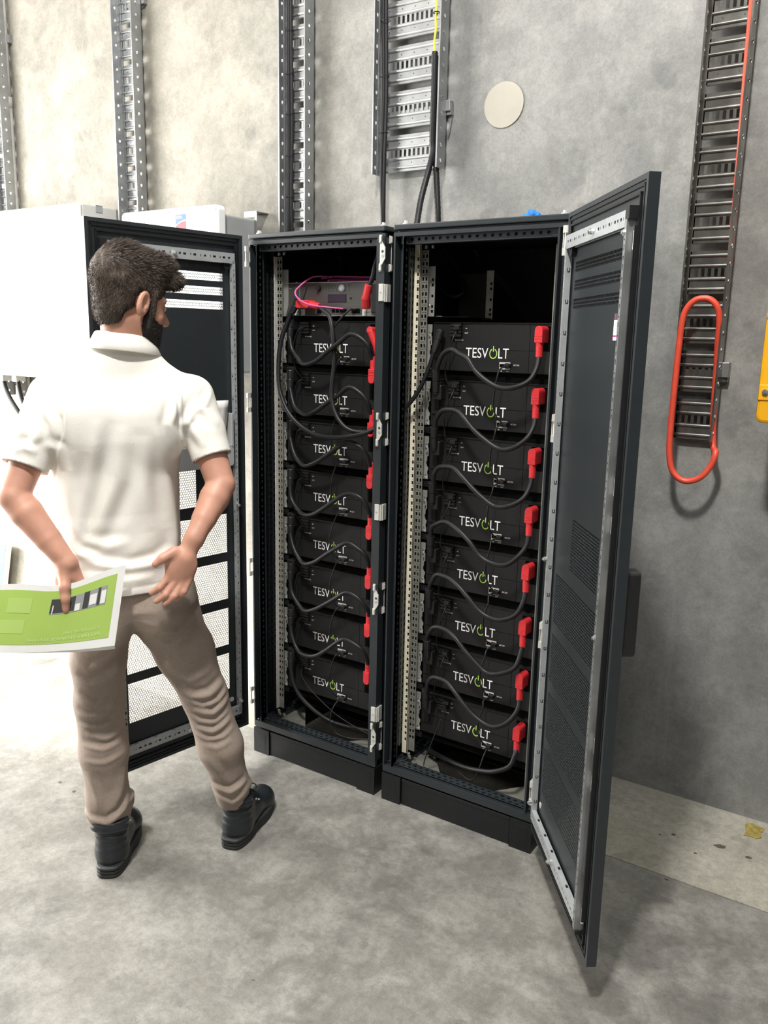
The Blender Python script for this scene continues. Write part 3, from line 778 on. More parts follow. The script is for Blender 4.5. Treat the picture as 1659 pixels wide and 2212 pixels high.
mb.build('signal_port', MT['seam'], ct)['kind'] = 'stuff'
mb = MB()
for x in (-0.158, -0.128, 0.150, 0.172): mb.box(x - 0.010, x + 0.008, -0.0006, 0.0, -0.056, -0.034)
mb.build('pale_marking', MT['lgrey'], ct)['kind'] = 'stuff'
mb = MB()
lettering(mb, 'BATTERY', -0.15, -0.0007, -0.045, h=0.007); lettering(mb, 'CHARGER', 0.17, -0.0007, -0.045, h=0.007)
mb.build('port_lettering', MT['darkprint'], ct)['kind'] = 'stuff'
mb = MB()
for x, z in ((-0.19, 0.04), (-0.163, 0.041), (-0.165, -0.03), (-0.158, 0.063), (0.155, -0.028), (0.175, -0.026)): mb.cyl((x, -0.004, z), (x, 0, z), 0.0035, 8)
mb.build('panel_screw', MT['screw'], ct)['kind'] = 'stuff'
out = [(-0.197, 0.110), (-0.226, 0.110), (-0.226, -0.060), (-0.210, -0.060), (-0.203, -0.04), (-0.197, -0.02)]
mb = MB(); mb.prism(out, -0.004, -0.0015); mb.build('mounting_flange', MT['flange'], ct)

# empty mounting plate in the top bay of the right cabinet
t = thing('mounting_plate', 'dark mounting plate with grey edge flanges in the right top bay', 'bracket', (0.70, 0.13, 1.757))
out = [(0, 0), (0.027, 0), (0.027, 0.158), (0.022, 0.163), (0, 0.163)]
def flange(x, y, z, nm):
    mb = MB(); hs = [(0.014, 0.022, a, a + 0.009) for a in (0.012, 0.028, 0.062, 0.098, 0.115)]
    mb.sheet((x, y, z), (1, 0, 0), (0, 0, 1), (0, 0.027), (0, 0.163), hs, 0.002)
    o = mb.build(nm, MT['flange'], t)
    mb = MB()
    for a in (0.036, 0.124): mb.cyl((x + 0.006, y - 0.004, z + a), (x + 0.006, y, z + a), 0.003, 8)
    mb.build('flange_bolt', MT['screw'], o)['kind'] = 'stuff'
flange(0, -0.012, 0, 'mounting_flange')
flange(0.127, 0.168, -0.004, 'far_flange')
mb = MB(); mb.box(0.024, 0.127, 0.165, 0.170, -0.002, 0.15); mb.build('back_sheet', MT['module'], t)
mb = MB(); mb.box(0.030, 0.052, -0.003, -0.001, 0.0, 0.0015); mb.build('front_lip', MT['flange'], t)
mb = MB(); mb.box(0.024, 0.15, 0.0, 0.17, -0.0015, 0.0); mb.build('bottom_sheet', MT['module'], t)

# ------------------------------------------------------------------ cables inside the cabinets
def red_plug(par, top, down=1, ys=(0.118, 0.080), nm='red_connector'):
    """angled red battery connector; head sits in the socket, barrel points down (down=1) or up (down=-1)"""
    x, z = top
    mb = MB()
    # rounded head reaching out of the socket
    n = 9; w = 0.0128
    pts = []
    for k in range(n + 1):
        a = PI * k / n; pts.append((x + w * math.cos(a), z - down * 0.0 + down * w * math.sin(a)))
    pts += [(x - w, z - down * 0.038), (x + w, z - down * 0.038)]
    if down < 0: pts = pts[::-1]
    mb.prism(pts, ys[1] - 0.013, ys[0])
    for k in range(3): mb.box(x - w * 0.8, x + w * 0.8, ys[1] - 0.0142, ys[1] - 0.012, z - down * (0.018 + 0.005 * k) - 0.001, z - down * (0.018 + 0.005 * k) + 0.001)
    mb.cyl((x, ys[1], z - down * 0.034), (x, ys[1], z - down * 0.046), 0.0122, 14, 0.0115)
    mb.cyl((x, ys[1], z - down * 0.046), (x, ys[1], z - down * 0.082), 0.0113, 14, 0.0106)
    return mb.build(nm, MT['red'], par, bevel=0.002)

def black_plug(par, p, q, r=0.0135, nm='black_connector'):
    p = Vector(p); q = Vector(q)
    mb = MB(); d = (q - p)
    mb.cyl(p, p + d * 0.45, r * 1.15, 12, r); mb.cyl(p + d * 0.45, p + d * 0.9, r * 0.95, 12, r * 0.85); mb.cyl(p + d * 0.9, q, r * 0.8, 12, r * 0.7)
    return mb.build(nm, MT['plastic'], par, bevel=0.002)

def cable(name, pts, r, m, label=None, cat='cable', group=None, parent=None, sub=6, n=8):
    mb = MB(); mb.tube(pts, r, n, sub)
    o = mb.build(name, m, parent, smooth=True)
    if label: tag(o, label, cat, group)
    return o

def jit(pts, a):
    return [pts[0]] + [(p[0] + random.uniform(-a, a), p[1], p[2] + random.uniform(-a, a)) for p in pts[1:-1]] + [pts[-1]]
def shift(pts, dz, dx=0): return [(p[0] + dx, p[1], p[2] + dz) for p in pts]
POS = ['topmost', 'second from the top', 'third from the top', 'fourth from the top', 'third from the bottom', 'second from the bottom', 'lowest']

RPC = [(1.130, 0.080, 1.642), (1.133, 0.066, 1.606), (1.116, 0.045, 1.566), (1.077, 0.03, 1.542), (1.03, 0.03, 1.537), (0.985, 0.03, 1.555), (0.942, 0.03, 1.588), (0.905, 0.035, 1.621), (0.87, 0.045, 1.641), (0.836, 0.05, 1.647), (0.804, 0.055, 1.638), (0.781, 0.06, 1.611), (0.772, 0.065, 1.584), (0.769, 0.07, 1.562)]
RPCL = [(1.130, 0.080, 0.320), (1.131, 0.066, 0.300), (1.120, 0.05, 0.262), (1.073, 0.04, 0.233), (1.016, 0.05, 0.212), (0.928, 0.08, 0.187), (0.829, 0.12, 0.171), (0.736, 0.16, 0.160)]
RBAL = [(0.823, 0.108, 1.714), (0.822, 0.085, 1.683), (0.805, 0.085, 1.634), (0.796, 0.09, 1.581), (0.798, 0.095, 1.544), (0.815, 0.106, 1.526)]
RBALL = [(0.836, 0.105, 0.392), (0.827, 0.08, 0.329), (0.803, 0.06, 0.24), (0.776, 0.07, 0.172), (0.754, 0.1, 0.128)]
RCOM = [(1.007, 0.115, 1.601), (1.000, 0.08, 1.596), (1.001, 0.065, 1.572), (0.992, 0.06, 1.523), (0.990, 0.065, 1.472), (0.997, 0.08, 1.438), (1.003, 0.095, 1.422), (0.990, 0.115, 1.413)]
RCOM[0] = (1.012, 0.112, 1.603); RCOM[-1] = (0.990, 0.112, 1.413)
RCOML = [(1.012, 0.112, 0.276), (1.010, 0.08, 0.262), (1.003, 0.06, 0.215), (0.985, 0.06, 0.171), (0.957, 0.07, 0.150), (0.9, 0.1, 0.150), (0.819, 0.14, 0.150), (0.746, 0.18, 0.150)]
for i in range(8):
    dz = -0.1896 * i
    pts = jit(shift(RPC, dz), 0.004) if i < 7 else RPCL
    lab = 'thick red-plugged cable in the right cabinet, %s' % ('running along its floor' if i == 7 else POS[i] + ' of the loops')
    o = cable('power_cable', pts, 0.0083, MT['cable'], lab, 'cable', 'power cables in the right cabinet', n=10)
    red_plug(o, (1.130, 1.716 + dz))
    e = pts[-1]
    if i < 7:
        black_plug(o, (e[0], e[1], e[2] + 0.02), (e[0] - 0.006, 0.085, e[2] - 0.062), 0.013)
        mb = MB(); mb.box(e[0] - 0.020, e[0] + 0.014, 0.085, 0.118, e[2] - 0.080, e[2] - 0.03); mb.build('connector_head', MT['plastic'], o, bevel=0.004)
    pts = jit(shift(RBAL, dz), 0.004) if i < 7 else RBALL
    o = cable('balancing_lead', pts, 0.0022, MT['cable'], 'thin lead left on the right stack, %s' % (POS[i] + ' of the links' if i < 7 else 'the tail hanging into the base'), 'cable', 'thin balancing leads in the right cabinet', n=6)
    p = pts[0]; mb = MB(); mb.box(p[0] - 0.008, p[0] + 0.012, 0.098, 0.116, p[2] + 0.0, p[2] + 0.014); mb.build('lead_plug', MT['plastic'], o, bevel=0.001)
    pts = jit(shift(RCOM, dz), 0.003) if i < 7 else RCOML
    o = cable('data_cable', pts, 0.0027, MT['cable'], 'data cable on the right stack, %s' % (POS[i] + ' of the curved links' if i < 7 else 'the loop drooping to the cabinet floor'), 'cable', 'data cables in the right cabinet', n=6)
    p = pts[0]; mb = MB(); mb.box(p[0] - 0.010, p[0] + 0.008, 0.100, 0.118, p[2] - 0.006, p[2] + 0.006); mb.build('cable_plug', MT['plastic'], o, bevel=0.001)

# loose black connector with its cable crossing the left rail of the right cabinet
o = cable('power_cable', [(0.756, 0.075, 1.641), (0.744, 0.07, 1.595), (0.723, 0.06, 1.533), (0.691, 0.05, 1.477), (0.655, 0.05, 1.442), (0.640, 0.06, 1.425)], 0.0075, MT['cable'], 'black cable with a long connector crossing the pale rail of the right cabinet', 'cable', n=10)
black_plug(o, (0.767, 0.095, 1.712), (0.755, 0.075, 1.636), 0.013)
cable('power_cable', [(0.64, 0.3, 2.000), (0.66, 0.3, 1.985), (0.684, 0.3, 1.959), (0.723, 0.3, 1.903), (0.749, 0.28, 1.855), (0.744, 0.27, 1.836), (0.717, 0.26, 1.829), (0.669, 0.26, 1.856), (0.650, 0.26, 1.913)], 0.007, MT['cable'], 'dark cable loop hanging in the empty top bay of the right cabinet', 'cable')

LPC = [(0.13, 0.08, 0.931), (0.149, 0.07, 0.883), (0.179, 0.06, 0.849), (0.224, 0.05, 0.831), (0.283, 0.04, 0.845), (0.344, 0.035, 0.881), (0.391, 0.035, 0.917), (0.434, 0.04, 0.941), (0.481, 0.045, 0.931), (0.504, 0.055, 0.9), (0.510, 0.070, 0.868), (0.509, 0.078, 0.853)]
LPCL = [(0.13, 0.08, 0.373), (0.153, 0.07, 0.313), (0.191, 0.07, 0.263), (0.255, 0.08, 0.216), (0.321, 0.1, 0.181), (0.409, 0.12, 0.172), (0.50, 0.14, 0.172)]
LBAL = [(0.178, 0.107, 0.960), (0.163, 0.09, 0.952), (0.149, 0.085, 0.91), (0.142, 0.09, 0.852), (0.15, 0.095, 0.807), (0.175, 0.107, 0.775)]
LBALL = [(0.174, 0.107, 0.390), (0.177, 0.09, 0.352), (0.208, 0.085, 0.315), (0.27, 0.09, 0.266), (0.367, 0.1, 0.21), (0.498, 0.12, 0.165)]
LCOM = [(0.360, 0.112, 1.040), (0.355, 0.085, 1.034), (0.345, 0.07, 0.992), (0.332, 0.07, 0.936), (0.334, 0.08, 0.889), (0.345, 0.09, 0.864), (0.350, 0.112, 0.852)]
LCOML = [(0.365, 0.112, 0.287), (0.362, 0.08, 0.280), (0.352, 0.06, 0.243), (0.350, 0.06, 0.191), (0.379, 0.065, 0.158), (0.439, 0.08, 0.150), (0.51, 0.12, 0.152)]
for i in range(8):
    dz = -0.188 * (i - 4)
    pts = jit(shift(LPC, dz), 0.005) if i < 7 else LPCL
    lab = 'thick black cable in the left cabinet, %s' % ('running down to its base' if i == 7 else POS[i] + ' of the waves')
    o = cable('power_cable', pts, 0.0083, MT['cable'], lab, 'cable', 'power cables in the left cabinet', n=10)
    s = pts[0]
    black_plug(o, (s[0] - 0.004, 0.090, s[2] + 0.06), (s[0], s[1], s[2] - 0.01), 0.014)
    mb = MB(); mb.box(s[0] - 0.022, s[0] + 0.012, 0.085, 0.118, s[2] + 0.02, s[2] + 0.075); mb.build('connector_head', MT['plastic'], o, bevel=0.004)
    if i < 7: red_plug(o, (0.509, pts[-1][2] - 0.068), -1)
    dzb = -0.188 * (i - 4)
    pts = jit(shift(LBAL, dzb), 0.004) if i < 7 else LBALL
    o = cable('balancing_lead', pts, 0.0022, MT['cable'], 'thin lead left on the left stack, %s' % (POS[i] + ' of the links' if i < 7 else 'the tail sagging into the base'), 'cable', 'thin balancing leads in the left cabinet', n=6)
    pts = jit(shift(LCOM, -0.188 * (i - 3)), 0.003) if i < 7 else LCOML
    o = cable('data_cable', pts, 0.0027, MT['cable'], 'data cable on the left stack, %s' % (POS[i] + ' of the curved links' if i < 7 else 'the loop lying at the base'), 'cable', 'data cables in the left cabinet', n=6)
    p = pts[0]; mb = MB(); mb.box(p[0] - 0.014, p[0] + 0.018, 0.100, 0.118, p[2] - 0.006, p[2] + 0.006); mb.build('cable_plug', MT['plastic'], o, bevel=0.001)

# red plug at the topmost left module, its cable running off behind the post
o = cable('power_cable', [(0.527, 0.080, 1.626), (0.532, 0.080, 1.612), (0.541, 0.085, 1.600), (0.553, 0.100, 1.595)], 0.0083, MT['cable'], 'short black cable with red plug at upper right of the topmost left module', 'cable', n=10)
mb = MB(); mb.cyl((0.497, 0.070, 1.708), (0.497, 0.118, 1.706), 0.0130, 14); mb.cyl((0.497, 0.078, 1.706), (0.518, 0.080, 1.655), 0.0130, 14, 0.0115); mb.cyl((0.518, 0.080, 1.655), (0.528, 0.080, 1.622), 0.0112, 14, 0.0104)
mb.build('red_connector', MT['red'], o, bevel=0.002)
# controller cables
o = cable('power_cable', [(0.262, 0.075, 1.790), (0.290, 0.07, 1.779), (0.331, 0.06, 1.751), (0.353, 0.05, 1.695), (0.364, 0.045, 1.598), (0.365, 0.03, 1.484), (0.387, 0.022, 1.419), (0.425, 0.02, 1.375), (0.468, 0.03, 1.356), (0.53, 0.05, 1.357)], 0.0078, MT['cable'], 'black cable from a lying red plug, curving down across the upper left modules', 'cable', n=10)
mb = MB(); mb.cyl((0.215, 0.085, 1.797), (0.272, 0.078, 1.789), 0.0135, 14, 0.012); mb.rbox(0.165, 0.225, 0.070, 0.117, 1.783, 1.812, 0.008); mb.build('red_connector', MT['red'], o, bevel=0.002)
o = cable('power_cable', [(0.15, 0.08, 1.79), (0.132, 0.07, 1.743), (0.111, 0.05, 1.658), (0.112, 0.035, 1.556), (0.131, 0.025, 1.471), (0.189, 0.018, 1.389), (0.285, 0.016, 1.337), (0.391, 0.016, 1.33), (0.506, 0.03, 1.351), (0.550, 0.06, 1.380)], 0.0083, MT['cable'], 'black cable sweeping in a wide arc from the control unit down the left rail', 'cable', n=10)
black_plug(o, (0.165, 0.09, 1.815), (0.142, 0.076, 1.765), 0.0135)
cable('data_cable', [(0.405, 0.112, 1.777), (0.395, 0.09, 1.777), (0.367, 0.07, 1.741), (0.34, 0.06, 1.703), (0.338, 0.06, 1.671), (0.35, 0.08, 1.633), (0.36, 0.112, 1.606)], 0.004, MT['cable'], 'black data cable from the control unit down to the topmost left module', 'cable', n=8)
o = cable('power_cable', [(0.489, 0.075, 1.856), (0.499, 0.08, 1.885), (0.506, 0.085, 1.924), (0.513, 0.10, 1.975)], 0.0083, MT['cable'], 'black cable with red plug rising from the right end of the control unit', 'cable', n=10)
mb = MB(); mb.cyl((0.488, 0.075, 1.862), (0.473, 0.080, 1.815), 0.0135, 14, 0.0145); mb.cyl((0.473, 0.080, 1.820), (0.464, 0.095, 1.787), 0.0165, 12, 0.0165); mb.box(0.478, 0.50, 0.108, 0.118, 1.775, 1.80); mb.build('red_connector', MT['red'], o, bevel=0.002)
cable('patch_cable', [(0.352, 0.112, 1.782), (0.307, 0.08, 1.786), (0.255, 0.058, 1.792), (0.21, 0.055, 1.805), (0.178, 0.06, 1.825), (0.169, 0.065, 1.841), (0.176, 0.075, 1.857), (0.191, 0.11, 1.886), (0.21, 0.15, 1.900), (0.325, 0.19, 1.894), (0.50, 0.21, 1.890)], 0.0032, MT['pink'], 'bright pink patch cable looping over the front of the control unit', 'cable', n=8)
for k, (dy, dz) in enumerate(((0.0, 0.0), (0.012, -0.008), (-0.012, -0.010), (-0.02, 0.002))):
    cable('patch_cable', [(0.215 + 0.02 * k, 0.16 + dy, 1.893 + dz), (0.27, 0.18 + dy, 1.897 + dz), (0.40, 0.20 + dy, 1.893 + dz), (0.53, 0.21 + dy, 1.891 + dz)], 0.0034, MT['pink'], 'pink patch cable bundled on the control unit, %s' % ('highest strand', 'strand nearest the back', 'lowest strand', 'strand nearest the front')[k], 'cable', 'bundled pink cables')
mb = MB(); mb.box(0.497, 0.520, 0.075, 0.112, 1.768, 1.868); tag(mb.build('cable_guide', MT['plastic'], bevel=0.003), 'black upright cable guide at right end of the control unit', 'cable guide')

# ------------------------------------------------------------------ cable trays on the wall
PZ = 0.1642; GZ = 2.330      # rung pitch, height of one gap between rungs
def rung_mesh(w, m):
    """one corrugated rung plate between two gaps: ridge, dimples, ridge, slots, ridge, dimples, ridge"""
    mb = MB(); h = PZ / 2 - 0.011; e = 0.0042
    arc = lambda z0, z1: [(z0 + (z1 - z0) * (0.5 - 0.5 * math.cos(PI * k / 6)), -e * math.sin(PI * k / 6)) for k in range(7)]
    prof = [(-h, 0.006), (-h + 0.002, 0), *arc(-0.060, -0.049), *arc(-0.027, -0.016), (-0.0135, 0)]
    prof = prof + [(0.0135, 0)] + [(-a, b) for a, b in prof[::-1]][1:]
    prof = [p for i, p in enumerate(prof) if i == 0 or p != prof[i - 1]]
    n = max(3, int((w - 0.02) / 0.0212)); s0 = (w - (n - 1) * 0.0212) / 2
    for (z0, y0), (z1, y1) in zip(prof[:-1], prof[1:]):
        if abs(z0 + 0.0135) < 1e-6:
            hs = [(s0 + 0.0212 * k - 0.0055, s0 + 0.0212 * k + 0.0055, 0.0, 0.027) for k in range(n)]
            mb.sheet((0, 0, -0.0135), (1, 0, 0), (0, 0, 1), (0, w), (0, 0.027), hs, 0.0015)
        else:
            mb.add([(0, y0, z0), (w, y0, z0), (w, y1, z1), (0, y1, z1)], [(0, 1, 2, 3)])
    me = bpy.data.meshes.new('rung'); me.from_pydata(mb.v, [], mb.f); me.materials.append(m)
    mb = MB(); k = max(2, int(w / 0.05)); 
    for j in range(k):
        for z in (-0.038, 0.038): mb.cyl(((j + 0.5) * w / k, -0.0004, z), ((j + 0.5) * w / k, 0.002, z), 0.0026, 6)
    me2 = bpy.data.meshes.new('rung_dimple'); me2.from_pydata(mb.v, [], mb.f); me2.materials.append(MT['hole'])
    return me, me2

def tray(label, x0, x1, zb, zt, m, ends, ymid=0.645, yf=0.585):
    t = thing('cable_tray', label, 'cable tray', ((x0 + x1) / 2, ymid, zb), 0, 'cable trays on the wall')
    ox, oy, oz = (x0 + x1) / 2, ymid, zb
    for sx in (-1, 1):
        mb = MB(); x = (x1 - x0) / 2 * sx; N = int((zt - zb) / 0.055)
        hz = (zt - zb) / N / 2
        for k in range(N):
            mb.holecell((x, 0, 0), (0, -1, 0), (0, 0, 1), (0.034, hz * (2 * k + 1)), 0.012, hz, 0.0062, 0.0015 * sx, 6, 0.0078, rot=PI / 6)
        L = zt - zb
        mb.box(x, x - 0.0015 * sx, -0.022, 0.002, 0, L); mb.box(x, x - 0.0015 * sx, -0.060, -0.046, 0, L)
        mb.box(x, x - 0.006 * sx, -0.0615, -0.060, 0, L)
        mb.box(x, x - 0.010 * sx, 0.0, 0.002, 0, L)
        mb.build('side_rail', m, t)
    w = x1 - x0 - 0.012
    me, me2 = rung_mesh(w, m)
    z = GZ + PZ / 2 + PZ * math.floor((zb - GZ) / PZ)
    while z < zt + 0.1:
        if z > zb + 0.02 - ends:
            r = link('rung', me, m, t, loc=(-w / 2, 0, z - oz))
            link('rung_dimple', me2, None, r)['kind'] = 'stuff'
        z += PZ
    # stand-off brackets to the wall
    for z in (zb + 0.22, zt - 0.5):
        mb = MB(); mb.box(-(x1 - x0) / 2 - 0.02, (x1 - x0) / 2 + 0.02, 0.003, YW - ymid, z - zb - 0.02, z - zb + 0.02)
        mb.build('wall_bracket', m, t)
    return t
G, GD = MT['galv'], MT['galvdull']
tray('galvanised cable tray at the far left edge beside a thin grey conduit', -2.505, -2.362, 1.3, 3.75, G, 0)
tray('galvanised cable tray above the white wall boxes', -1.416, -1.268, 1.6, 3.75, G, 0)
tray('narrow galvanised cable tray directly behind the left cabinet', -0.354, -0.207, 1.2, 3.75, G, 0)
tray('wide galvanised cable tray ending above the gap between both cabinets', 0.138, 0.444, 2.333, 3.75, G, 0)
tray('weathered galvanised cable tray with red cable loop right of the open door', 1.409, 1.553, 1.359, 3.75, GD, 0.06)
# bracket clamp at the wide tray
mb = MB(); mb.box(0.430, 0.462, 0.640, YW, 2.545, 2.585); mb.prism([(0.444, 2.545), (0.464, 2.545), (0.452, 2.47), (0.444, 2.45)], 0.66, YW)
tag(mb.build('wall_bracket', MT['galv'], bevel=0.002), 'small steel bracket beside the right rail of the wide cable tray', 'bracket')
mb = MB(); mb.box(1.535, 1.575, 0.640, YW, 1.575, 1.625)
tag(mb.build('wall_bracket', MT['galv'], bevel=0.002), 'small steel bracket right of the weathered tray at the red loop', 'bracket')

def wallcable(name, pts, r, m, label, cat='cable', group=None, ring=None, sub=6, n=10, closed=False):
    mb = MB(); mb.tube(pts, r, n, sub, closed, ring)
    return tag(mb.build(name, m, None, smooth=True), label, cat, group)
random.seed(3)
for k, (dx, dy) in enumerate(((0, 0), (0.011, 0.004), (-0.008, 0.010))):
    P = [(-0.322 + dx + random.uniform(-0.003, 0.003), 0.618 + dy, z) for z in (3.6, 3.2, 2.9, 2.6, 2.3, 2.0, 1.7)]
    wallcable('tray_cable', P, 0.0075, MT['cable'], 'black cable inside the narrow tray behind the left cabinet, %s' % ('middle one', 'right one', 'left one')[k], 'cable', 'cables in the narrow tray')
for k, (dx, dy) in enumerate(((0, 0), (0.011, 0.004), (0.004, 0.012))):
    P = [(0.160 + dx, 0.612 + dy, 3.6), (0.163 + dx, 0.612 + dy, 3.0), (0.174 + dx, 0.610 + dy, 2.64), (0.177 + dx, 0.60 + dy, 2.34), (0.186 + dx * 0.4, 0.602 + dy * 0.5, 2.14), (0.186 + dx * 0.4, 0.615 + dy * 0.5, 1.9)]
    wallcable('tray_cable', P, 0.0075, MT['cable'], 'black cable dropping from the wide tray behind the cabinet, %s' % ('left one', 'right one', 'rear one')[k], 'cable', 'cables in the wide tray')
for q, z in enumerate((2.90, 2.70, 2.49, 2.34)):
    mb = MB(); mb.tube([(0.176 + 0.019 * math.cos(a), 0.612 + 0.017 * math.sin(a), z) for a in [2 * PI * i / 10 for i in range(10)]], 0.0014, 6, 2, True)
    tag(mb.build('cable_tie', MT['plastic']), 'black cable tie on the cables in the wide tray, %s' % ('topmost', 'second from the top', 'second from the bottom', 'lowest')[q], 'cable tie', 'cable ties in the wide tray')
for q, z in enumerate((2.95, 2.78, 2.62, 2.45, 2.28)):
    mb = MB(); mb.tube([(-0.319 + 0.0185 * math.cos(a), 0.621 + 0.0155 * math.sin(a), z) for a in [2 * PI * i / 10 for i in range(10)]], 0.0014, 6, 2, True)
    tag(mb.build('cable_tie', MT['plastic']), 'black cable tie on the cables in the narrow tray, %s' % ('topmost', 'second from the top', 'middle one', 'second from the bottom', 'lowest')[q], 'cable tie', 'cable ties in the narrow tray')
corr = lambda k: 1.0 if k % 2 else 0.9
wallcable('corrugated_conduit', [(0.412, 0.60, 2.750), (0.413, 0.60, 2.60), (0.412, 0.60, 2.44), (0.416, 0.60, 2.39), (0.404, 0.59, 2.321), (0.396, 0.555, 2.214), (0.413, 0.50, 2.11), (0.417, 0.48, 2.0445)], 0.0125, MT['cable'], 'black corrugated conduit bending forward to the roof of the left cabinet', 'conduit', None, corr, 14)
wallcable('corrugated_conduit', [(0.4175, 0.622, 2.74), (0.4175, 0.622, 2.60), (0.418, 0.622, 2.44), (0.422, 0.612, 2.38), (0.436, 0.605, 2.269), (0.452, 0.595, 2.132), (0.452, 0.605, 1.95)], 0.0125, MT['cable'], 'black corrugated conduit dropping straight behind the cabinets', 'conduit', None, corr, 14)
wallcable('earth_wire', [(0.414, 0.605, 3.6), (0.415, 0.603, 3.2), (0.4145, 0.60, 2.93), (0.411, 0.600, 2.87), (0.414, 0.60, 2.833), (0.409, 0.60, 2.79), (0.411, 0.60, 2.745)], 0.0042, MT['yellow'], 'yellow wire coming down into the black corrugated conduit', 'wire')
mb = MB(); mb.tube([(0.413 + 0.012 * math.cos(a), 0.601 + 0.012 * math.sin(a), 2.885) for a in [2 * PI * i / 10 for i in range(10)]], 0.0022, 6, 2, True)
tag(mb.build('cable_tie', MT['plastic']), 'black cable tie around the yellow wire', 'cable tie')
mb = MB(); mb.cyl((-2.371, 0.650, 1.2), (-2.371, 0.650, 2.92), 0.0125, 14); mb.cyl((-2.371, 0.650, 2.90), (-2.371, 0.650, 2.955), 0.0155, 14); mb.cyl((-2.371, 0.650, 2.95), (-2.371, 0.650, 3.75), 0.0125, 14)
tag(mb.build('conduit_pipe', MT['pipe'], smooth=True), 'thin grey conduit pipe with coupling at the far left', 'pipe')
for x, zz, lab in ((-2.371, 2.75, ''),):
    pass
# red-orange cable and its loop on the right tray
wallcable('red_cable', [(1.532, 0.612, 3.6), (1.534, 0.612, 3.0), (1.538, 0.612, 2.73), (1.540, 0.614, 2.53), (1.544, 0.620, 2.286), (1.545, 0.628, 2.10), (1.545, 0.634, 1.90)], 0.0085, MT['redcable'], 'red-orange cable running down beside the right rail of the weathered tray', 'cable')
LP = [(1.487, 0.575, 1.832), (1.462, 0.572, 1.826), (1.440, 0.570, 1.803), (1.428, 0.568, 1.765), (1.424, 0.566, 1.68), (1.422, 0.565, 1.55), (1.421, 0.564, 1.42), (1.424, 0.562, 1.322), (1.437, 0.560, 1.262), (1.462, 0.560, 1.231), (1.495, 0.562, 1.222),
      (1.535, 0.566, 1.240), (1.562, 0.575, 1.280), (1.572, 0.582, 1.33), (1.560, 0.612, 1.37), (1.5445, 0.622, 1.45), (1.541, 0.615, 1.60), (1.540, 0.600, 1.70), (1.541, 0.588, 1.765), (1.531, 0.580, 1.806), (1.510, 0.577, 1.827)]
LP = [p if not (1.542 < p[0] < 1.57 and p[2] < 1.42 and p[1] > 0.59) else (1.556, 0.612, 1.345) for p in LP]
LP[-8] = (1.572, 0.584, 1.325)
wallcable('red_cable', LP, 0.0105, MT['redcable'], 'red-orange cable loop hanging over the lower end of the weathered tray', 'cable', None, None, 7, 12, True)
mb = MB(); mb.tube([(1.4235 , 0.566, 1.665), (1.4225, 0.5655, 1.60), (1.4222, 0.565, 1.55)], 0.0125, 12, 4)
# round filler disc on the wall
mb = MB(); mb.cyl((0.678, YW + 0.001, 2.545), (0.678, YW - 0.004, 2.545), 0.081, 40)
tag(mb.build('filler_disc', MT['disc'], bevel=0.001), 'round cream filler disc on the bare concrete wall', 'disc')

# ------------------------------------------------------------------ white wall boxes, yellow box
t = thing('wall_enclosure', 'large plain white enclosure at the left edge behind the person', 'electrical box', (-1.90, YW, 1.43))
mb = MB(); mb.box(-0.75, 0.37, -0.215, -0.002, 0.0, 0.881); mb.build('housing', MT['lgrey'], t, bevel=0.006)
mb = MB(); mb.box(-0.752, 0.370, -0.250, -0.219, 0.004, 0.881); mb.build('front_door', MT['white'], t, bevel=0.008)
mb = MB(); mb.box(-0.745, 0.364, -0.219, -0.215, 0.006, 0.874); mb.build('door_seal', MT['grey'], t)
mb = MB(); mb.box(0.371, 0.374, -0.135, -0.095, 0.85, 0.883); mb.box(0.33, 0.374, -0.135, -0.095, 0.881, 0.884); mb.build('top_clip', MT['grey'], t)
for x in (-0.485, -0.355):
    mb = MB(); mb.box(x, x + 0.045, -0.20, -0.14, -0.035, 0.0); mb.build('cable_gland', MT['lgrey'], t, bevel=0.003)
    mb = MB(); mb.cyl((x + 0.022, -0.203, -0.017), (x + 0.022, -0.198, -0.017), 0.007, 10); mb.build('gland_screw', MT['screw'], t)
for x, d, sd_ in ((-2.360, 0.045, 'left'), (-2.225, 0.025, 'right')):
    wallcable('box_cable', [(x, 0.49, 1.44), (x + 0.008, 0.488, 1.37), (x + d, 0.49, 1.30), (x + 2.4 * d, 0.50, 1.22), (x + 4 * d, 0.53, 1.12)], 0.012, MT['cable'], 'black cable hanging below the large white enclosure, %s one' % sd_, 'cable', 'cables under the white enclosure', None, 6, 10)
t = thing('inverter', 'white inverter with blue and red badge above the open left door', 'inverter', (-0.79, YW, 1.50))
mb = MB(); mb.rbox(-0.310, 0.310, -0.33, -0.285, 0.0, 0.725, 0.022); mb.build('front_cover', MT['white'], t, bevel=0.006)
mb = MB(); mb.rbox(-0.290, 0.290, -0.285, -0.08, 0.01, 0.695, 0.012); mb.build('housing', MT['grey'], t, bevel=0.004)
mb = MB(); mb.sheet((0.225, -0.078, 0.56), (1, 0, 0), (0, 0, 1), (0, 0.075), (0, 0.17), [(0.012, 0.062, 0.02, 0.03), (0.012, 0.03, 0.10, 0.112), (0.042, 0.062, 0.10, 0.112), (0.012, 0.062, 0.135, 0.145)], 0.003); mb.box(0.225, 0.30, -0.080, 0.0, 0.726, 0.729); mb.build('wall_bracket', MT['galv'], t)
mb = MB(); mb.box(-0.30, 0.29, -0.08, 0.0, 0.05, 0.60); mb.build('heat_sink', MT['grey'], t)
mb = MB()
for x, z in ((-0.293, 0.705), (0.0, 0.712), (0.293, 0.705)): mb.cyl((x, -0.334, z), (x, -0.329, z), 0.006, 10)
mb.build('cover_screw', MT['rail'], t)
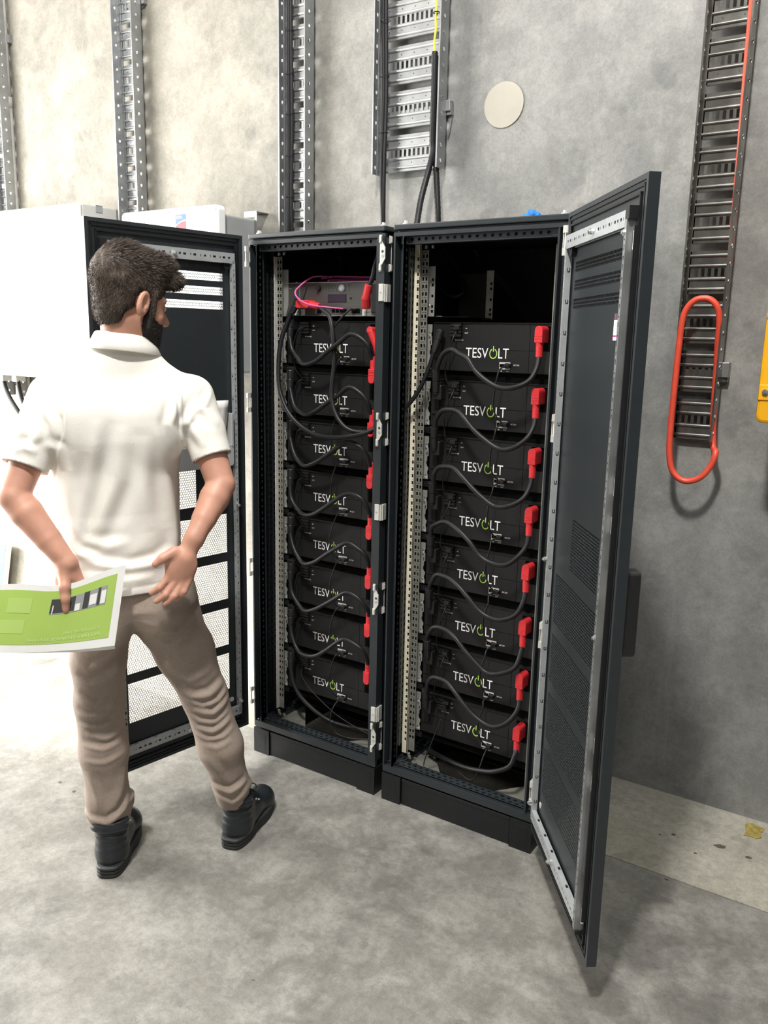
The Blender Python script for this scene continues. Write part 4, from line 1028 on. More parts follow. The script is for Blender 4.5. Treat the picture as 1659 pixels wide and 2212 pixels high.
# badge: blue field over a red field, separated by a white swoosh
bx, bz, bw, bh = 0.050, 0.632, 0.064, 0.064
curve = [(0.0, 0.30), (0.2, 0.42), (0.45, 0.52), (0.7, 0.585), (1.0, 0.62)]
mb = MB(); mb.prism([(bx, bz + bh), *[(bx + bw * u, bz + bh * (v + 0.03)) for u, v in curve], (bx + bw, bz + bh)], -0.3312, -0.330)
o = mb.build('badge_blue_field', MT['bluebadge'], t)
mb = MB(); mb.prism([*[(bx + bw * u, bz + bh * (v - 0.06)) for u, v in curve[::-1]], (bx, bz), (bx + bw, bz)], -0.3312, -0.330)
mb.build('badge_red_field', MT['redbadge'], t)
mb = MB(); lettering(mb, 'SMA', bx + bw * 0.38, -0.3316, bz + bh * 0.82, h=0.0145, w=0.036)
mb.build('badge_lettering', MT['letter'], t)
t = thing('inverter', 'amber yellow inverter box at the right edge of the photo', 'inverter', (1.98, YW, 1.45))
mb = MB(); mb.rbox(-0.265, 0.265, -0.27, -0.17, 0.0, 0.62, 0.022); mb.build('front_cover', MT['orange'], t, bevel=0.01)
mb = MB(); mb.rbox(-0.255, 0.255, -0.17, -0.02, 0.02, 0.60, 0.015); mb.build('housing', MT['orange'], t, bevel=0.004)
mb = MB(); mb.box(-0.20, 0.20, -0.02, 0.0, 0.08, 0.55); mb.build('wall_plate', MT['grey'], t)
for z in (0.095, 0.34):
    mb = MB(); mb.box(-0.262, -0.215, -0.2735, -0.268, z - 0.025, z + 0.022); mb.build('screw_pad', MT['orange'], t, bevel=0.002)
    mb = MB(); mb.cyl((-0.243, -0.279, z), (-0.243, -0.273, z), 0.009, 12); mb.cyl((-0.243, -0.282, z), (-0.243, -0.279, z), 0.005, 6); mb.build('cover_screw', MT['screw'], t)
# gridded panel at the far left
t = thing('solar_panel', 'low blue-grey solar panel with white grid lines at the far left edge', 'solar panel', (-3.14, 0.60, 0.0))
mb = MB(); mb.add([(x + 0.28 * z, y, z) for z in (0.0, 0.36) for y in (0.0, 0.03) for x in (-0.4, 0.42)], [(0, 2, 3, 1), (4, 5, 7, 6), (0, 1, 5, 4), (2, 6, 7, 3), (0, 4, 6, 2), (1, 3, 7, 5)]); mb.build('panel_frame', MT['paper'], t)
for i in range(9):
    for j in range(3):
        x = -0.39 + 0.089 * i; z = 0.012 + 0.115 * j
        mb = MB(); mb.add([(x + a_ * 0.082 + 0.28 * (z + c_ * 0.107), -0.002, z + c_ * 0.107) for a_, c_ in ((0, 0), (1, 0), (1, 1), (0, 1))], [(0, 1, 2, 3)]); mb.build('solar_cell', MT['cell'], t)

# ------------------------------------------------------------------ small things
import bmesh
bm = bmesh.new(); bmesh.ops.create_icosphere(bm, subdivisions=3, radius=1)
for v in bm.verts:
    n = v.co.copy(); k = 1 + 0.18 * math.sin(5 * n.x + 3 * n.z) + 0.14 * math.sin(7 * n.y + 4 * n.x)
    v.co = Vector((n.x * 0.026 * k, n.y * 0.03 * k, max(0, (n.z + 0.75)) * 0.016 * k))
me = bpy.data.meshes.new('blue_cloth'); bm.to_mesh(me); bm.free()
tag(link('blue_cloth', me, MT['blue'], None, True, loc=(1.079, 0.10, CH)), 'crumpled blue cloth lying on the roof of the right cabinet', 'cloth')
random.seed(5)
pts = [(1.795, 0.627), (1.815, 0.636), (1.840, 0.626), (1.858, 0.622), (1.852, 0.588), (1.858, 0.560), (1.845, 0.540), (1.822, 0.545), (1.803, 0.538), (1.806, 0.57), (1.797, 0.60)]
mb = MB(); n = len(pts)
mb.add([(x, y, 0.0) for x, y in pts] + [(x, y, 0.0025) for x, y in pts], [tuple(range(n, 2 * n))] + [(i, (i + 1) % n, (i + 1) % n + n, i + n) for i in range(n)])
tag(mb.build('tape_patch', MT['patch']), 'torn yellow-brown tape patch stuck on the pale floor strip', 'tape')
# pits and old drill holes in the concrete (parts of the floor)
random.seed(8)
MT['pit'] = mat('pitted_concrete', (0.085, 0.08, 0.068), 0.9, 0, 0.3, 60, 0.4)
def pit(par, x, y, rx, ry, m, rot=0.0):
    n = 12; vs = []
    for k in range(n):
        a = 2 * PI * k / n; r = random.uniform(0.75, 1.15); u, v = rx * r * math.cos(a), ry * r * math.sin(a)
        vs.append((x + u * math.cos(rot) - v * math.sin(rot), y + u * math.sin(rot) + v * math.cos(rot), 0.0006))
    mb = MB(); mb.add(vs, [tuple(range(n))]); mb.build('pit', m, par)
for x, y, rx, ry in ((1.750, 0.422, 0.020, 0.012), (1.843, 0.411, 0.011, 0.008), (1.60, 0.40, 0.008, 0.006), (1.56, 0.37, 0.005, 0.004), (1.69, 0.33, 0.006, 0.004)): pit(strip_o, x, y, rx, ry, MT['pit'], 0.3)
for x, y, rx, ry in ((-0.423, -0.62, 0.009, 0.007), (-0.325, -0.632, 0.010, 0.008), (1.649, 0.128, 0.008, 0.005), (0.86, -0.95, 0.006, 0.003)): pit(floor_o, x, y, rx, ry, MT['pit'])

# ------------------------------------------------------------------ the person (seen from behind)
class SDF:
    def __init__(s, lo, hi, h):
        s.h = h; s.lo = np.array(lo, float); s.n = np.ceil((np.array(hi) - s.lo) / h).astype(int) + 1
        s.D = np.full(s.n, 0.5, np.float32)
        s.ax = [s.lo[k] + h * np.arange(s.n[k]) for k in range(3)]
    def _sub(s, lo, hi):
        a = np.clip(np.floor((np.array(lo) - s.lo) / s.h).astype(int), 0, s.n - 1)
        b = np.clip(np.ceil((np.array(hi) - s.lo) / s.h).astype(int) + 1, 1, s.n)
        sl = tuple(slice(i, j) for i, j in zip(a, b))
        return sl, np.meshgrid(s.ax[0][sl[0]], s.ax[1][sl[1]], s.ax[2][sl[2]], indexing='ij', sparse=True)
    def _mix(s, sl, d, k, op):
        A = s.D[sl]
        if op == 'sub': d = -d
        if op in ('sub', 'int'):
            r = np.maximum(A, d)
            if k: r = r + np.maximum(k - np.abs(A - d), 0) ** 2 / (4 * k)
        else:
            r = np.minimum(A, d)
            if k: r = r - np.maximum(k - np.abs(A - d), 0) ** 2 / (4 * k)
        s.D[sl] = r
    def rc(s, a, b, ra, rb, k=0.01, op='add', sq=None):
        """round cone; sq = (axis vector, factor) flattens it along an axis"""
        a = np.array(a, float); b = np.array(b, float); m = max(ra, rb) * 1.25 + k + 0.02
        sl, (X, Y, Z) = s._sub(np.minimum(a, b) - m, np.maximum(a, b) + m)
        d = b - a; L = d @ d + 1e-12
        t = np.clip(((X - a[0]) * d[0] + (Y - a[1]) * d[1] + (Z - a[2]) * d[2]) / L, 0, 1)
        px, py, pz = X - a[0] - t * d[0], Y - a[1] - t * d[1], Z - a[2] - t * d[2]
        q = px * px + py * py + pz * pz
        if sq is not None:
            n, f = np.array(sq[0], float), sq[1]; n = n / np.linalg.norm(n)
            w = px * n[0] + py * n[1] + pz * n[2]
            q = q + w * w * (f * f - 1)
        s._mix(sl, np.sqrt(q) - (ra + (rb - ra) * t), k, op); return s
    def chain(s, pts, k=0.01, sq=None):
        for (a, ra), (b, rb) in zip(pts[:-1], pts[1:]): s.rc(a, b, ra, rb, k, 'add', sq)
        return s
    def ell(s, c, r, R=None, k=0.01, op='add'):
        c = np.array(c, float); r = np.array(r, float); R = np.eye(3) if R is None else np.array(R, float)  # columns = axes
        m = max(r) + k + 0.02
        sl, (X, Y, Z) = s._sub(c - m, c + m)
        x, y, z = X - c[0], Y - c[1], Z - c[2]
        u = [(R[0][i] * x + R[1][i] * y + R[2][i] * z) for i in range(3)]
        k0 = np.sqrt(sum((u[i] / r[i]) ** 2 for i in range(3))); k1 = np.sqrt(sum((u[i] / r[i] ** 2) ** 2 for i in range(3))) + 1e-9
        s._mix(sl, k0 * (k0 - 1) / k1, k, op); return s
    def stack(s, rows, k=0.01, n=2.3, op='add'):
        """elliptic cross-sections (z, cx, cy, a, b) interpolated over z"""
        R = np.array(sorted(rows)); m = R[:, 3:5].max() + 0.03
        lo = (R[:, 1].min() - m, R[:, 2].min() - m, R[0, 0] - 0.02 - k); hi = (R[:, 1].max() + m, R[:, 2].max() + m, R[-1, 0] + 0.02 + k)
        sl, (X, Y, Z) = s._sub(lo, hi)
        z = Z[0, 0]; ip = lambda c: np.interp(z, R[:, 0], R[:, c])[None, None, :]
        # smooth the interpolation a little
        a, b = ip(3), ip(4)
        k0 = (np.abs((X - ip(1)) / a) ** n + np.abs((Y - ip(2)) / b) ** n) ** (1 / n)
        d = (k0 - 1) * np.minimum(a, b)
        d = np.maximum(d, np.maximum(Z - R[-1, 0], R[0, 0] - Z))
        s._mix(sl, d, k, op); return s
    def plane(s, p, n, k=0.0, lo=None, hi=None):
        """cut away the side the normal points to (optionally only inside a box)"""
        n = np.array(n, float); n /= np.linalg.norm(n)
        sl, (X, Y, Z) = s._sub(s.lo if lo is None else lo, (s.lo + s.n * s.h) if hi is None else hi)
        s._mix(sl, (X - p[0]) * n[0] + (Y - p[1]) * n[1] + (Z - p[2]) * n[2], k, 'int'); return s
    def mesh(s):
        D = s.D; S = D < 0
        c = np.zeros(tuple(np.array(D.shape) - 1), np.int8)
        for i in (0, 1):
            for j in (0, 1):
                for k in (0, 1):
                    c += S[i:D.shape[0] - 1 + i, j:D.shape[1] - 1 + j, k:D.shape[2] - 1 + k]
        act = (c > 0) & (c < 8); I = np.argwhere(act); idx = -np.ones(act.shape, np.int32); idx[act] = np.arange(len(I))
        acc = np.zeros((len(I), 3)); cnt = np.zeros(len(I))
        cor = [(i, j, k) for i in (0, 1) for j in (0, 1) for k in (0, 1)]
        V = {o: D[I[:, 0] + o[0], I[:, 1] + o[1], I[:, 2] + o[2]] for o in cor}
        for o in cor:
            for ax in range(3):
                if o[ax]: continue
                q = list(o); q[ax] = 1; q = tuple(q)
                a, b = V[o], V[q]; m = (a < 0) != (b < 0)
                t = a[m] / (a[m] - b[m]); P = np.tile(np.array(o, float), (m.sum(), 1)); P[:, ax] = t
                acc[m] += P; cnt[m] += 1
        P = s.lo + (I + acc / cnt[:, None]) * s.h
        F = []
        for ax in range(3):
            u, v = [(1, 2), (2, 0), (0, 1)][ax]
            sa = [slice(None)] * 3; sb = [slice(None)] * 3; sa[ax] = slice(0, -1); sb[ax] = slice(1, None)
            a, b = S[tuple(sa)], S[tuple(sb)]
            E = np.argwhere(a != b); E = E[(E[:, u] > 0) & (E[:, v] > 0) & (E[:, u] < D.shape[u] - 1) & (E[:, v] < D.shape[v] - 1)]
            fl = a[E[:, 0], E[:, 1], E[:, 2]]
            def at(du, dv):
                Q = E.copy(); Q[:, u] -= du; Q[:, v] -= dv; return idx[Q[:, 0], Q[:, 1], Q[:, 2]]
            q = np.stack([at(1, 1), at(0, 1), at(0, 0), at(1, 0)], 1)
            q[~fl] = q[~fl][:, ::-1]
            F.append(q)
        return P, np.concatenate(F)

def vnormals(P, F):
    a, b, c, d = (P[F[:, i]] for i in range(4))
    n = np.cross(c - a, d - b); N = np.zeros_like(P)
    for i in range(4): np.add.at(N, F[:, i], n)
    return N / (np.linalg.norm(N, axis=1, keepdims=True) + 1e-12)

def relax(P, F, it):
    for _ in range(it):
        A = np.zeros_like(P); c = np.zeros(len(P))
        for i, j in ((0, 1), (1, 2), (2, 3), (3, 0)):
            np.add.at(A, F[:, i], P[F[:, j]]); np.add.at(c, F[:, i], 1)
            np.add.at(A, F[:, j], P[F[:, i]]); np.add.at(c, F[:, j], 1)
        P = P * 0.5 + 0.5 * A / c[:, None]
    return P

def seg_dist(P2, line):
    """distance of 2-D points to a polyline and the position along it (0..1)"""
    best = np.full(len(P2), 9.0); par = np.zeros(len(P2)); sgn = np.zeros(len(P2)); m = len(line) - 1
    for i in range(m):
        a = np.array(line[i]); d = np.array(line[i + 1]) - a
        t = np.clip(((P2 - a) @ d) / (d @ d), 0, 1); q = P2 - a - t[:, None] * d
        r = np.linalg.norm(q, axis=1); k = r < best
        best[k] = r[k]; par[k] = (i + t[k]) / m; sgn[k] = np.sign(d[0] * q[k, 1] - d[1] * q[k, 0])
    return best, par, sgn

def fold(P, N, line, amp, wid, cols=(0, 2), side=None):
    """raise a soft ridge of the cloth along a polyline (with a shallow valley on one side)"""
    d, t, sg = seg_dist(P[:, cols], line)
    f = np.sin(np.clip(t, 0, 1) * PI) ** 0.75
    g = np.exp(-(d / wid) ** 2) - 0.8 * np.exp(-((d - 1.7 * wid) / (1.0 * wid)) ** 2) * (sg > 0)
    if side is not None: g = g * np.clip(N @ np.array(side) * 1.6, 0, 1)
    return P + N * (amp * f * g)[:, None]

def emit(name, P, F, m, parent):
    me = bpy.data.meshes.new(name)
    me.from_pydata(P.tolist(), [], F.tolist()); me.update()
    return link(name, me, m, parent, smooth=True)

MT['skin'] = mat('skin', (0.56, 0.29, 0.205), 0.5, 0, 0.10, 18, 0.08)
_b = MT['skin'].node_tree.nodes['Principled BSDF']
_b.inputs['Subsurface Weight'].default_value = 0.12; _b.inputs['Subsurface Radius'].default_value = (0.012, 0.005, 0.003)
MT['shirt'] = mat('off_white_pique_cotton', (0.80, 0.775, 0.715), 0.85, 0, 0.03, 300, 0.25)
MT['trousers'] = mat('khaki_cotton_twill', (0.30, 0.240, 0.198), 0.85, 0, 0.08, 120, 0.2)
MT['leather'] = mat('black_leather', (0.014, 0.017, 0.020), 0.38, 0, 0.15, 25, 0.25)
MT['sole'] = mat('black_rubber', (0.020, 0.021, 0.022), 0.6, 0, 0.1, 40, 0.1)
MT['hair'] = mat('dark_brown_hair', (0.060, 0.041, 0.029), 0.6, 0, 0.5, 90, 0.9, stretch=(1, 1, 0.35))
MT['beard'] = mat('black_beard', (0.016, 0.011, 0.009), 0.7, 0, 0.4, 260, 0.8)
MT['eye'] = mat('eye_white', (0.6, 0.58, 0.55), 0.2)

per = thing('person', 'person in white polo shirt and khaki trousers, seen from behind, holding a green brochure', 'person', (0.24, -0.70, 0.0), math.radians(51.174))

# head frame: turned to the right and tipped slightly down
hy = math.radians(-60); ht = math.radians(-13)
HR = (Matrix.Rotation(hy, 3, 'Z') @ Matrix.Rotation(ht, 3, 'X'))
HC = Vector((-0.034, -0.005, 1.768))
def H(x, y, z): return np.array(HC + HR @ Vector((x, y, z)))
HRn = np.array(HR)

# joints
SHL, SHR = (-0.262, -0.01, 1.500), (0.128, -0.01, 1.500)
ELL, ELR = (-0.370, -0.105, 1.235), (0.196, -0.105, 1.248)
WRL, WRR = (-0.238, -0.175, 1.055), (0.108, -0.190, 1.110)

def body_sdf():
    s = SDF((-0.50, -0.36, 0.05), (0.42, 0.26, 1.99), 0.004)
    # hidden trunk and legs (inside the clothes)
    s.stack([(0.86, -0.06, 0.0, 0.15, 0.10), (1.0, -0.09, 0.0, 0.13, 0.09), (1.15, -0.095, 0.0, 0.13, 0.085), (1.35, -0.09, 0.0, 0.15, 0.095), (1.48, -0.075, 0.0, 0.16, 0.085), (1.57, -0.068, 0.0, 0.08, 0.06)], 0.02)
    s.rc((-0.155, 0, 0.90), (-0.178, 0.0, 0.55), 0.065, 0.045); s.rc((-0.178, 0.0, 0.55), (-0.165, 0.0, 0.14), 0.045, 0.026)
    s.rc((0.02, 0, 0.90), (0.145, -0.01, 0.55), 0.065, 0.045); s.rc((0.145, -0.01, 0.55), (0.230, 0.015, 0.16), 0.042, 0.024)
    # neck and shoulders
    s.rc((-0.062, 0.004, 1.58), H(0, -0.026, -0.055), 0.058, 0.058, 0.02)
    s.rc((-0.068, 0.0, 1.56), SHL, 0.05, 0.05, 0.03); s.rc((-0.068, 0.0, 1.56), SHR, 0.05, 0.05, 0.03)
    # head
    s.ell(H(0, -0.018, 0.035), (0.076, 0.097, 0.092), HRn, 0.01)
    s.ell(H(0, 0.032, -0.032), (0.063, 0.063, 0.085), HRn, 0.03)
    s.ell(H(0, 0.048, -0.092), (0.047, 0.045, 0.032), HRn, 0.03)
    s.rc(H(0, 0.086, 0.012), H(0, 0.118, -0.030), 0.008, 0.0125, 0.012)
    for k in (-1, 1):
        s.ell(H(0.013 * k, 0.103, -0.036), (0.009, 0.011, 0.008), HRn, 0.006)
        s.rc(H(0.012 * k, 0.092, 0.024), H(0.048 * k, 0.072, 0.024), 0.008, 0.008, 0.014)      # brow
        s.ell(H(0.044 * k, 0.055, -0.030), (0.020, 0.022, 0.020), HRn, 0.02)                    # cheekbone
        s.ell(H(0.031 * k, 0.090, 0.003), (0.014, 0.010, 0.009), HRn, 0.006, 'sub')             # eye socket
        s.ell(H(0.031 * k, 0.078, 0.003), (0.0125, 0.0125, 0.0125), HRn, 0.002)
        # ear: shell, hollow, lobe
        Re = HRn @ np.array(Matrix.Rotation(0.30 * k, 3, 'Z') @ Matrix.Rotation(-0.18, 3, 'X'))
        c = H(0.080 * k, -0.012, -0.008)
        s.ell(c, (0.0100, 0.024, 0.039), Re, 0.005)
        s.ell(c + Re @ np.array((0.009 * k, 0.003, 0.004)), (0.0070, 0.014, 0.025), Re, 0.003, 'sub')
        s.ell(c + Re @ np.array((0.003 * k, 0.010, -0.008)), (0.006, 0.006, 0.008), Re, 0.002)
    s.rc(H(-0.020, 0.090, -0.070), H(0.020, 0.090, -0.070), 0.007, 0.007, 0.008)
    s.rc(H(-0.016, 0.090, -0.081), H(0.016, 0.090, -0.081), 0.007, 0.007, 0.006)
    # arms: upper arm, elbow, forearm with muscle belly, flattened wrist
    for S_, E_, W_ in ((SHL, ELL, WRL), (SHR, ELR, WRR)):
        S_, E_, W_ = map(np.array, (S_, E_, W_))
        s.chain([(S_, 0.052), (S_ * 0.5 + E_ * 0.5, 0.048), (E_, 0.0415)], 0.006)
        s.ell(E_ + np.array((0, -0.010, -0.004)), (0.030, 0.032, 0.034), None, 0.012)
        s.chain([(E_, 0.0415), (E_ * 0.75 + W_ * 0.25, 0.0435), (E_ * 0.35 + W_ * 0.65, 0.035), (W_, 0.0270)], 0.004)
    # left hand: holds the brochure between thumb (near side) and fingers (far side)
    w = np.array(WRL)
    kn = [(-0.262, -0.168, 0.985), (-0.244, -0.166, 0.975), (-0.226, -0.165, 0.972), (-0.208, -0.166, 0.978)]
    for p in kn: s.rc(w + np.array((0, 0, -0.005)), p, 0.022, 0.0115, 0.014)
    s.ell((-0.236, -0.172, 1.008), (0.036, 0.020, 0.042), None, 0.014)
    tips = [((-0.272, -0.158, 0.950), (-0.276, -0.160, 0.925)), ((-0.248, -0.156, 0.938), (-0.250, -0.159, 0.908)), ((-0.224, -0.156, 0.935), (-0.222, -0.159, 0.905)), ((-0.198, -0.158, 0.948), (-0.190, -0.160, 0.925))]
    for p, (a, b) in zip(kn, tips): s.chain([(p, 0.0098), (a, 0.0088), (b, 0.0075)], 0.004)
    s.chain([((-0.246, -0.188, 1.030), 0.017), ((-0.246, -0.206, 0.995), 0.0135), ((-0.245, -0.212, 0.962), 0.0115), ((-0.246, -0.2095, 0.930), 0.0105)], 0.010)
    s.chain([((-0.225, -0.180, 1.015), 0.016), ((-0.196, -0.180, 0.988), 0.010), ((-0.176, -0.178, 0.975), 0.008)], 0.012)
    # right hand: bent at the wrist, palm open to the back, fingers pointing down and inwards
    w = np.array(WRR)
    pc = np.array((0.076, -0.205, 1.055))
    s.rc(w, pc, 0.028, 0.027, 0.015, 'add', ((0.25, -1, 0.15), 1.45))
    s.ell((0.068, -0.204, 1.037), (0.047, 0.020, 0.047), None, 0.012)
    kn = [(0.090, -0.204, 0.997), (0.070, -0.208, 0.989), (0.050, -0.208, 0.991), (0.032, -0.205, 1.003)]
    for p in kn: s.rc(pc, p, 0.022, 0.0128, 0.014, 'add', ((0.2, -1, 0.1), 1.3))
    fl = [((0.072, -0.217, 0.961), (0.050, -0.212, 0.940)), ((0.046, -0.222, 0.951), (0.020, -0.215, 0.929)), ((0.022, -0.220, 0.957), (-0.004, -0.212, 0.937)), ((0.006, -0.214, 0.977), (-0.016, -0.207, 0.962))]
    for p, (a, b) in zip(kn, fl): s.chain([(p, 0.0112), (a, 0.0102), (b, 0.0088)], 0.004)
    s.chain([((0.050, -0.207, 1.077), 0.017), ((0.018, -0.217, 1.063), 0.0125), ((-0.004, -0.217, 1.047), 0.0100)], 0.010)
    return s
P, F = body_sdf().mesh(); P = relax(P, F, 1)
body = emit('body', P, F, MT['skin'], per)
for k in (-1, 1):
    c = Vector(H(0.031 * k, 0.0825, 0.003))
    mb = MB(); n = 10
    vs = [(c + 0.0105 * Vector((math.sin(a) * math.cos(b), math.sin(a) * math.sin(b), math.cos(a)))) for a in [PI * i / 8 for i in range(9)] for b in [2 * PI * j / n for j in range(n)]]
    fs = [(i * n + j, i * n + (j + 1) % n, (i + 1) * n + (j + 1) % n, (i + 1) * n + j) for i in range(8) for j in range(n)]
    mb.add(vs, fs); mb.build('eye', MT['eye'], body, smooth=True)
    c2 = Vector(H(0.031 * k, 0.0925, 0.002)); mb = MB(); mb.cyl(c2, c2 + HR @ Vector((0, 0.0012, 0)), 0.005, 10); mb.build('iris', MT['hair'], body)

def hair_sdf():
    s = SDF((-0.24, -0.18, 1.62), (0.14, 0.17, 1.99), 0.0035)
    s.ell(H(0, -0.022, 0.046), (0.085, 0.108, 0.096), HRn, 0.01)
    s.ell(H(0, -0.045, 0.070), (0.080, 0.085, 0.088), HRn, 0.02)
    s.ell(H(0.004, 0.045, 0.112), (0.062, 0.062, 0.042), HRn, 0.02)
    s.ell(H(0.02, 0.095, 0.088), (0.045, 0.036, 0.026), HRn, 0.015)
    s.ell(H(0, -0.058, -0.030), (0.066, 0.048, 0.058), HRn, 0.03)
    # face opening, ear cut-outs, nape
    s.ell(H(0, 0.110, -0.015), (0.085, 0.064, 0.080), HRn, 0.008, 'sub')
    s.ell(H(0, 0.085, -0.075), (0.12, 0.075, 0.070), HRn, 0.012, 'sub')
    for k in (-1, 1):
        s.ell(H(0.088 * k, -0.014, -0.010), (0.026, 0.026, 0.040), HRn, 0.006, 'sub')
        s.ell(H(0.085 * k, -0.030, -0.055), (0.040, 0.035, 0.040), HRn, 0.01, 'sub')
    s.plane(H(0, -0.05, -0.088), HRn @ np.array((0, 0.25, -1.0)), 0.012)
    for k in (-1, 1): s.rc(H(0.072 * k, 0.022, 0.03), H(0.066 * k, 0.030, -0.035), 0.012, 0.010, 0.008)
    return s
P, F = hair_sdf().mesh(); P = relax(P, F, 1); N = vnormals(P, F)
L = (P - np.array(HC)) @ HRn
top = np.clip((L[:, 2] + 0.03) / 0.10, 0.12, 1)
tuft = np.sin(L[:, 0] * 95 + 3 * np.sin(L[:, 1] * 40)) * np.sin(L[:, 1] * 70 + 2 * np.sin(L[:, 2] * 60)) + 0.6 * np.sin(L[:, 0] * 190 + L[:, 2] * 120) * np.sin(L[:, 1] * 160) + 0.35 * np.sin(L[:, 0] * 420 + 9 * np.sin(L[:, 2] * 70)) * np.sin(L[:, 1] * 330 + L[:, 2] * 300)
P = P + N * (0.0016 * top * tuft)[:, None]
hair = emit('hair', P, F, MT['hair'], per)
# short hairs over the whole scalp, longer on top, swept forwards and up
def strands(parent, P, F, N, count, length, flow, wd, nm, m, seed):
    rng = np.random.default_rng(seed)
    a, b, c = P[F[:, 0]], P[F[:, 1]], P[F[:, 2]]
    ar = np.linalg.norm(np.cross(b - a, c - a), axis=1); f = rng.choice(len(F), count, p=ar / ar.sum())
    r1, r2 = rng.random((count, 1)), rng.random((count, 1))
    p = a[f] + (b[f] - a[f]) * r1 + (P[F[f, 3]] - a[f]) * r2; n = N[F[f, 0]]
    L = (p - np.array(HC)) @ HRn
    ln = length(L, rng)[:, None]; d = flow(L, n, rng)
    d /= np.linalg.norm(d, axis=1, keepdims=True)
    s_ = np.cross(d, rng.normal(size=(count, 3))); s_ /= np.linalg.norm(s_, axis=1, keepdims=True) + 1e-9
    q = p + d * ln * 0.55; e = p + d * ln + n * ln * -0.12
    vs = np.stack([p - s_ * wd, p + s_ * wd, q + s_ * wd * 0.8, q - s_ * wd * 0.8, e], 1).reshape(-1, 3)
    i = np.arange(count)[:, None] * 5
    me = bpy.data.meshes.new(nm); me.from_pydata(vs.tolist(), [], (i + np.array([0, 1, 2, 3])).tolist() + (i + np.array([3, 2, 4])).tolist())
    o = link(nm, me, m, parent, smooth=True); o['kind'] = 'stuff'; return o
N = vnormals(P, F)
def hl(L, rng): return (0.0065 + 0.017 * np.clip((L[:, 2] - 0.03) / 0.10, 0, 1) ** 1.3) * rng.uniform(0.6, 1.2, len(L))
def hf(L, n, rng):
    t = np.clip((L[:, 2] - 0.02) / 0.09, 0, 1)[:, None]
    fl = np.array((0, -0.25, -1.0)) * (1 - t) + np.array((0.25, 0.9, 0.25)) * t
    return n * (0.16 + 0.22 * t) + (fl + rng.normal(size=L.shape) * 0.20) @ HRn.T
strands(hair, P, F, N, 32000, hl, hf, 0.00042, 'hair_strands', MT['hair'], 1)

def beard_sdf():
    s = SDF((-0.20, -0.12, 1.58), (0.15, 0.17, 1.88), 0.0035)
    s.ell(H(0, 0.034, -0.055), (0.068, 0.064, 0.075), HRn, 0.01)
    s.ell(H(0, 0.052, -0.108), (0.050, 0.050, 0.042), HRn, 0.025)
    s.ell(H(0, 0.075, 0.0), (0.050, 0.06, 0.052), HRn, 0.012, 'sub')            # cheeks, nose
    s.ell(H(0, 0.100, -0.074), (0.023, 0.02, 0.010), HRn, 0.004, 'sub')          # mouth
    s.ell(H(0, -0.015, -0.10), (0.10, 0.035, 0.09), HRn, 0.01, 'sub')            # neck side
    for k in (-1, 1):
        s.rc(H(0.068 * k, 0.020, -0.005), H(0.060 * k, 0.024, -0.065), 0.009, 0.015, 0.012)
        s.rc(H(0.004 * k, 0.098, -0.056), H(0.026 * k, 0.086, -0.066), 0.0065, 0.007, 0.005)
    return s
P, F = beard_sdf().mesh(); P = relax(P, F, 1); N = vnormals(P, F)
P = P + N * (0.0012 * np.sin(P[:, 0] * 700) * np.sin(P[:, 1] * 630 + 2) * np.sin(P[:, 2] * 560))[:, None]
beard = emit('beard', P, F, MT['beard'], per); N = vnormals(P, F)
strands(beard, P, F, N, 4000, lambda L, rng: 0.006 * rng.uniform(0.6, 1.3, len(L)), lambda L, n, rng: n * 0.5 + (np.array((0, 0.2, -0.9)) + rng.normal(size=L.shape) * 0.35) @ HRn.T, 0.0004, 'beard_strands', MT['beard'], 2)

